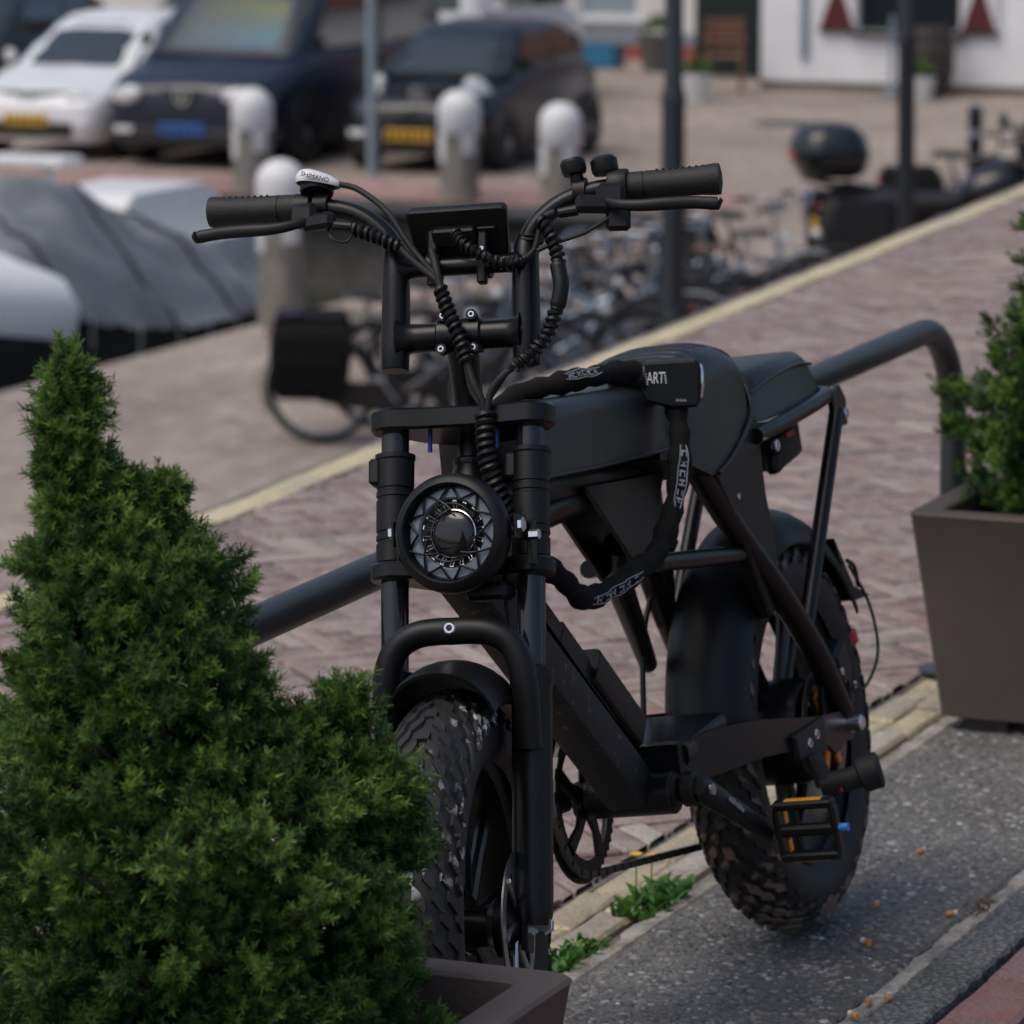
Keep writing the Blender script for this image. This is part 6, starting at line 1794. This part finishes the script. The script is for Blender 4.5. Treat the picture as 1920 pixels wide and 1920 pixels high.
for a, b_ in zip(CV, CV[1:]):
    for k in range(4): fine.append(tuple(a[i] + (b_[i] - a[i]) * k / 4 for i in range(4)))
for (x, w_, zr, zg) in fine + [CV[-1]]:
    sec = []
    for k in range(25):
        t = -1 + 2 * k / 24; s_ = abs(t)
        z = zr + (zg - zr) * (s_ ** 1.5) + (.06 * math.sin(x * 3 + t * 5) + .05 * math.sin(x * 8 + t * 3) + .035 * math.sin(t * 17 + x * 5) if .1 < s_ < .97 else 0) + rg_.uniform(-.02, .02)
        sec.append((x + .05 * math.sin(t * 4), 16.25 + w_ * math.copysign(min(1, s_ ** .8), t), z))
    sec.append((x, 16.25, zg - .02)); cov.append(sec)
tp = MB(bl_).loft(cov).build('tarpaulin', M_['tarp'], bt, 1.2)
for k in (6, 17, 27, 37):             # lashing straps over the cover
    if k < len(cov): MB(bl_).tube([(q[0], q[1], q[2] + .012) for q in cov[k][:-1]], .018, 6).build('strap', M_['hull_black'], tp, .8)
for k in range(2, len(cov), 5):       # lacing from the cover's hem down to the hull
    q = cov[k][0]; MB(bl_).tube([(q[0], q[1] - .01, q[2] + .02), (q[0] + .05, q[1] + .02, q[2] - .22)], .008, 5).build('lacing', M_['white_paint'], tp, .8)
MB(bl_).tube([(27.2, 15.92, -2.12), (27.2, 15.92, -1.96), (27.2, 16.58, -1.96), (27.2, 16.58, -2.12)], .018, 8).build('bow_rail', M_['chrome'], bt, .8)
pm = MB(bl_)
for k in range(6): pm.box((29.3 + k * .14, 15.195, -2.98), (.09, .012, .10), None, .0)
tag(pm.build('hull_lettering', mat('faded hull lettering', (.12, .13, .15), .6), bt, None), 'faded pale lettering on the black hull', kind='stuff')
b2 = empty('white_boat', (35.0, 18.6, QZ - .85), 0, 'low white boat moored behind the tarpaulin covered boat', 'boat')
def b2_(p): return (p[0] - 35.0, p[1] - 18.6, p[2] + .85 - QZ)
MB(b2_).loft([[(x, 18.6 - w_ * .5, -3.7), (x, 18.6 - w_, -3.3), (x, 18.6 - w_ * 1.04, z), (x, 18.6 + w_ * 1.04, z), (x, 18.6 + w_, -3.3), (x, 18.6 + w_ * .5, -3.7)] for (x, w_, z) in ((33.2, .15, -2.55), (33.6, .6, -2.62), (34.5, .85, -2.70), (36.5, .88, -2.70), (37.4, .80, -2.68))]).build('hull', M_['white_paint'], b2, .6)
MB(b2_).loft([[(x, 18.6 - w_, -2.70), (x, 18.6 - w_ * .8, z), (x, 18.6 + w_ * .8, z), (x, 18.6 + w_, -2.70)] for (x, w_, z) in ((34.6, .55, -2.5), (34.9, .62, -2.25), (36.3, .62, -2.25), (36.8, .58, -2.5))]).build('cuddy', M_['white_paint'], b2, .6)
MB(b2_).lathe([(0, -.12), (.09, -.10), (.12, 0), (.09, .10), (0, .12)], (34.4, 17.95, -2.5), (0, 0, 1), 14).build('fender_ball', M_['white_paint'], b2, .9)
b3 = empty('white_jetty_frame', (36.4, 20.25, QZ - .85), 0, 'white painted boarding frame at the left edge behind the boats', 'frame')
def b3_(p): return (p[0] - 36.4, p[1] - 20.25, p[2] + .85 - QZ)
for y in (19.75, 20.6):
    MB(b3_).tube([(36.4, y, -3.6), (36.4, y, -2.16)], .055, 10).build('leg', M_['white_paint'], b3, .8)
MB(b3_).box((36.4, 20.15, -2.13), (.45, 1.25, .09), None, .02).build('top_board', M_['white_paint'], b3)
MB(b3_).box((36.4, 20.15, -2.75), (.05, .85, .08), None, .01).build('cross_board', M_['white_paint'], b3)

# ---------------------------------------------------------------- white houses at the back of the quay
M_['wall_white'] = mat('white painted brick wall', (.80, .805, .82), .7, var=.06, vscale=1.5, bump=.3, bscale=30)
M_['wall_cream'] = mat('white plaster wall', (.68, .67, .65), .7, var=.05, vscale=1.2)
M_['plinth'] = mat('brown plinth', (.12, .085, .07), .85)
M_['plinth_red'] = mat('red brick plinth', (.30, .085, .06), .8, var=.2, vscale=8)
M_['pane'] = mat('house window glass', (.02, .025, .03), .08, coat=.6)
M_['pane_pale'] = mat('pale curtained window glass', (.30, .36, .42), .12, coat=.6)
M_['green_black'] = mat('dark green door paint', (.010, .018, .016), .4)
M_['shutter_red'] = mat('red shutter paint', (.10, .014, .022), .45)
M_['roof_tile'] = mat('roof tiles', (.16, .06, .04), .7, var=.25, vscale=5)
M_['wood_chair'] = mat('brown garden wood', (.20, .095, .055), .6, var=.2, vscale=12)
def wall_block(x0, x1, y0, y1, z1, openings, mt, root):
    """front wall at x0 with rectangular openings (ya, yb, za, zb); the rest closed"""
    ys = sorted({y0, y1} | {o_[0] for o_ in openings} | {o_[1] for o_ in openings}); zs = sorted({0, z1} | {o_[2] for o_ in openings} | {o_[3] for o_ in openings})
    m = MB()
    for ya, yb in zip(ys, ys[1:]):
        for za, zb in zip(zs, zs[1:]):
            if any(o_[0] <= ya and yb <= o_[1] and o_[2] <= za and zb <= o_[3] for o_ in openings): continue
            m.add([(x0, ya, za), (x0, yb, za), (x0, yb, zb), (x0, ya, zb)], [(0, 1, 2, 3)])
    for (ya, yb, za, zb) in openings:   # reveals
        d = .16
        m.add([(x0, ya, za), (x0, yb, za), (x0, yb, zb), (x0, ya, zb), (x0 + d, ya, za), (x0 + d, yb, za), (x0 + d, yb, zb), (x0 + d, ya, zb)], [(0, 1, 5, 4), (1, 2, 6, 5), (2, 3, 7, 6), (3, 0, 4, 7)])
    m.add([(x0, y0, 0), (x1, y0, 0), (x1, y0, z1), (x0, y0, z1), (x0, y1, 0), (x1, y1, 0), (x1, y1, z1), (x0, y1, z1)], [(0, 1, 2, 3), (4, 7, 6, 5), (1, 5, 6, 2)])
    return m.build('wall', mt, root, None)
def local(root): 
    o_ = root.location
    return lambda p: Vector(p) - Vector((0, 0, 0))
h1 = empty('house', (54.05, 13.4, QZ), 0, 'white house with red and white shutters at the back right', 'house')
wall_block(0, 8, -5.4, 5.5, 3.0, [(2.83, 4.18, .78, 2.2), (-2.0, -.6, .78, 2.2)], M_['wall_white'], h1)
MB().box((-.012, .05, .055), (.03, 10.9, .11)).build('plinth', M_['plinth'], h1)
MB().prism([(-.4, 2.95), (8.4, 2.95), (4, 6.4)], (0, -5.6, 0), (1, 0, 0), (0, 0, 1), (0, 11.3, 0)).build('roof', M_['roof_tile'], h1, None)
for (ya, yb) in ((2.83, 4.18), (-2.0, -.6)):
    wdw = MB(); 
    for (cy, w_) in ((ya + .035, .07), (yb - .035, .07), ((ya + yb) / 2, .05)): wdw.box((.10, cy, 1.49), (.06, w_, 1.42))
    for cz in (.815, 2.165, 1.55): wdw.box((.10, (ya + yb) / 2, cz), (.055, yb - ya, .06))
    win = wdw.build('window', M_['green_black'], h1, None)
    for k in range(4):
        y0_ = ya + .07 + (k % 2) * (yb - ya) / 2 * .96; z0_ = .845 if k < 2 else 1.58; z1_ = 1.52 if k < 2 else 2.135
        MB().box((.115, y0_ + (yb - ya) * .23, (z0_ + z1_) / 2), (.012, (yb - ya) * .44, z1_ - z0_)).build('pane', M_['pane'], win)
    MB().box((-.03, (ya + yb) / 2, .745), (.16, yb - ya + .16, .06), None, .008).build('sill', M_['green_black'], win)
    for (yc) in (ya - .27, yb + .27):
        s_ = MB().box((-.045, yc, 1.48), (.04, .50, 1.44), None, .006).build('shutter', M_['white_paint'], h1)
        for (za, zb) in ((.80, 1.47), (2.16, 1.49)):
            MB().prism([(-.235, za), (.235, za), (0, zb)], (-.068, yc, 0), (0, 1, 0), (0, 0, 1), (-.006, 0, 0)).build('red_triangle', M_['shutter_red'], s_, None)
        MB().box((-.066, yc, .775), (.03, .52, .05), None, .004).build('bottom_rail', M_['green_black'], s_)
MB().box((-.03, 4.9, 1.6), (.06, .10, 2.4), None, .01).build('downpipe', M_['galv'], h1)
gate = empty('dark_gate', (55.4, 19.5, QZ), 0, 'tall dark green double gate in the gap between the white houses', 'gate')
for k in range(10):
    MB().box((0, -.72 + k * .16, 1.3), (.05, .155, 2.5), None, .006).build('plank', M_['green_black'], gate)
for z in (.5, 2.1): MB().box((.05, 0, z), (.05, 1.6, .12)).build('cross_rail', M_['green_black'], gate)
MB().box((-.045, .0, 1.15), (.03, .10, .10), None, .01).build('latch', M_['dark_steel'], gate)
h2 = empty('house', (58.6, 25.5, QZ), 0, 'white house with a red brick base behind the parked cars', 'house')
wall_block(0, 8, -5.2, 7, 3.1, [(-3.2, -2.2, .56, 1.9), (-.4, .9, .56, 1.9), (3, 4.3, .56, 1.9)], M_['wall_cream'], h2)
MB().box((-.02, .9, .11), (.06, 12.2, .22)).build('plinth', M_['plinth_red'], h2)
MB().box((-.012, .9, .31), (.04, 12.2, .16)).build('plinth_band', M_['galv'], h2)
MB().prism([(-.4, 3.05), (8.4, 3.05), (4, 6.6)], (0, -5.4, 0), (1, 0, 0), (0, 0, 1), (0, 12.6, 0)).build('roof', M_['roof_tile'], h2, None)
for (ya, yb) in ((-3.2, -2.2), (-.4, .9), (3, 4.3)):
    wdw = MB()
    for (cy, w_) in ((ya + .04, .08), (yb - .04, .08)): wdw.box((.08, cy, 1.23), (.06, w_, 1.34))
    for cz in (.60, 1.86): wdw.box((.08, (ya + yb) / 2, cz), (.055, yb - ya, .08))
    win = wdw.build('window', M_['white_paint'], h2, None)
    MB().box((.10, (ya + yb) / 2, 1.23), (.012, yb - ya - .16, 1.18)).build('pane', M_['pane_pale'], win)
    MB().box((-.03, (ya + yb) / 2, .53), (.14, yb - ya + .12, .05), None, .006).build('sill', M_['galv'], win)

ch = empty('garden_chair', (53.35, 19.15, QZ), R_(200), 'brown wooden chair at the corner of the white house', 'chair')
for (x, y) in ((-.22, -.22), (.22, -.22), (-.22, .22), (.22, .22)):
    MB().box((x, y, .22 if x > 0 else .47), (.05, .05, .44 if x > 0 else .94), None, .006).build('leg', M_['wood_chair'], ch)
for k in range(5): MB().box((0.0 - .2 + k * .1, 0, .455), (.085, .48, .022), None, .004).build('seat_slat', M_['wood_chair'], ch)
for k in range(4): MB().box((-.225, 0, .58 + k * .10), (.022, .40, .07), None, .004).build('back_slat', M_['wood_chair'], ch)
for y in (-.24, .24): MB().box((0, y, .66), (.46, .06, .025), None, .004).build('armrest', M_['wood_chair'], ch)
def pot(name, x, y, r, h, mt, label, leaf=True):
    root = empty(name, (x, y, QZ), 0, label, 'plant pot')
    MB().lathe([(0, 0), (r * .72, 0), (r * .95, h * .75), (r, h * .85), (r * 1.02, h), (r * .9, h), (r * .86, h * .88), (0, h * .86)], (0, 0, 0), (0, 0, 1), 24).build('pot', mt, root, .5)
    if leaf:
        rr = random.Random(int(x * 7)); vs = []; fs = []; tn = []
        for i in range(160):
            a = rr.uniform(0, 2 * PI); e = rr.uniform(.2, 1.4); l = rr.uniform(.5, 1) * r; d = Vector((math.cos(a) * math.cos(e), math.sin(a) * math.cos(e), math.sin(e)))
            p = Vector((0, 0, h)) + d * l * .9; s_ = d.orthogonal().normalized() * .025; q = d * .06
            b_ = len(vs); vs += [p - s_, p + q, p + s_, p - q]; fs.append((b_, b_ + 1, b_ + 2, b_ + 3)); tn.append(rr.random())
        o = obj_from('foliage', vs, fs, M_['needles'], root); at_ = o.data.attributes.new('tint', 'FLOAT', 'FACE'); at_.data.foreach_set('value', tn)
    return root
pot('flower_pot', 51.65, 18.92, .21, .33, M_['white_paint'], 'white flower pot standing before the dark gate')
pot('flower_pot', 52.7, 16.33, .19, .30, M_['white_paint'], 'white flower pot beside the barrel at the white house')
pot('wicker_tub', 56.6, 21.25, .32, .50, mat('grey wicker', (.10, .10, .09), .9, var=.3, vscale=30), 'grey tub standing at the corner of the far white house')
br = empty('wooden_barrel', (53.45, 16.45, QZ), 0, 'dark wooden barrel against the white house under the right shutter', 'barrel')
MB().lathe([(0, 0), (.26, 0), (.31, .25), (.33, .45), (.31, .65), (.26, .90), (.23, .90), (.23, .86), (0, .86)], (0, 0, 0), (0, 0, 1), 26).build('staves', mat('dark barrel oak', (.045, .040, .035), .75, var=.3, vscale=14), br, .6)
for z in (.15, .35, .56, .76):
    r = .262 + .07 * math.sin(PI * z / .9) ; MB().lathe([(r, z - .025), (r + .006, z - .02), (r + .006, z + .02), (r, z + .025)], (0, 0, 0), (0, 0, 1), 26).build('hoop', M_['dark_steel'], br, .6)
ut = empty('umbrella_stand', (53.5, 16.95, QZ), 0, 'thin grey post standing between the flower pot and the barrel', 'post')
MB().lathe([(.0, 0), (.16, 0), (.17, .05), (.04, .09), (.028, .12), (.028, 1.0), (0, 1.02)], (0, 0, 0), (0, 0, 1), 18).build('shaft', M_['galv'], ut, .5)
bx_ = empty('blue_crate', (56.9, 22.2, QZ), 0, 'blue plastic crate on the ground before the far white house', 'crate')
m = MB(); m.box((0, 0, .02), (.36, .5, .04))
for (cx, cy, sx_, sy_) in ((-.17, 0, .02, .5), (.17, 0, .02, .5), (0, -.24, .36, .02), (0, .24, .36, .02)): m.box((cx, cy, .17), (sx_, sy_, .30))
m.build('tray', mat('blue plastic', (.02, .16, .30), .4), bx_, None)
for s_ in (-1, 1): MB().box((0, .256 * s_, .26), (.14, .012, .04), None, .004).build('handle', M_['car_black'], bx_)
mh = tag(MB().lathe([(0, .0), (.28, .0), (.30, .006), (.36, .006), (.36, -.004)], (0, 0, 0), (0, 0, 1), 28).build('manhole_cover', M_['dark_steel'], None, .5), 'round iron manhole cover set in the quay paving', 'manhole cover')
mh.location = (48.77, 16.76, QZ + .005)
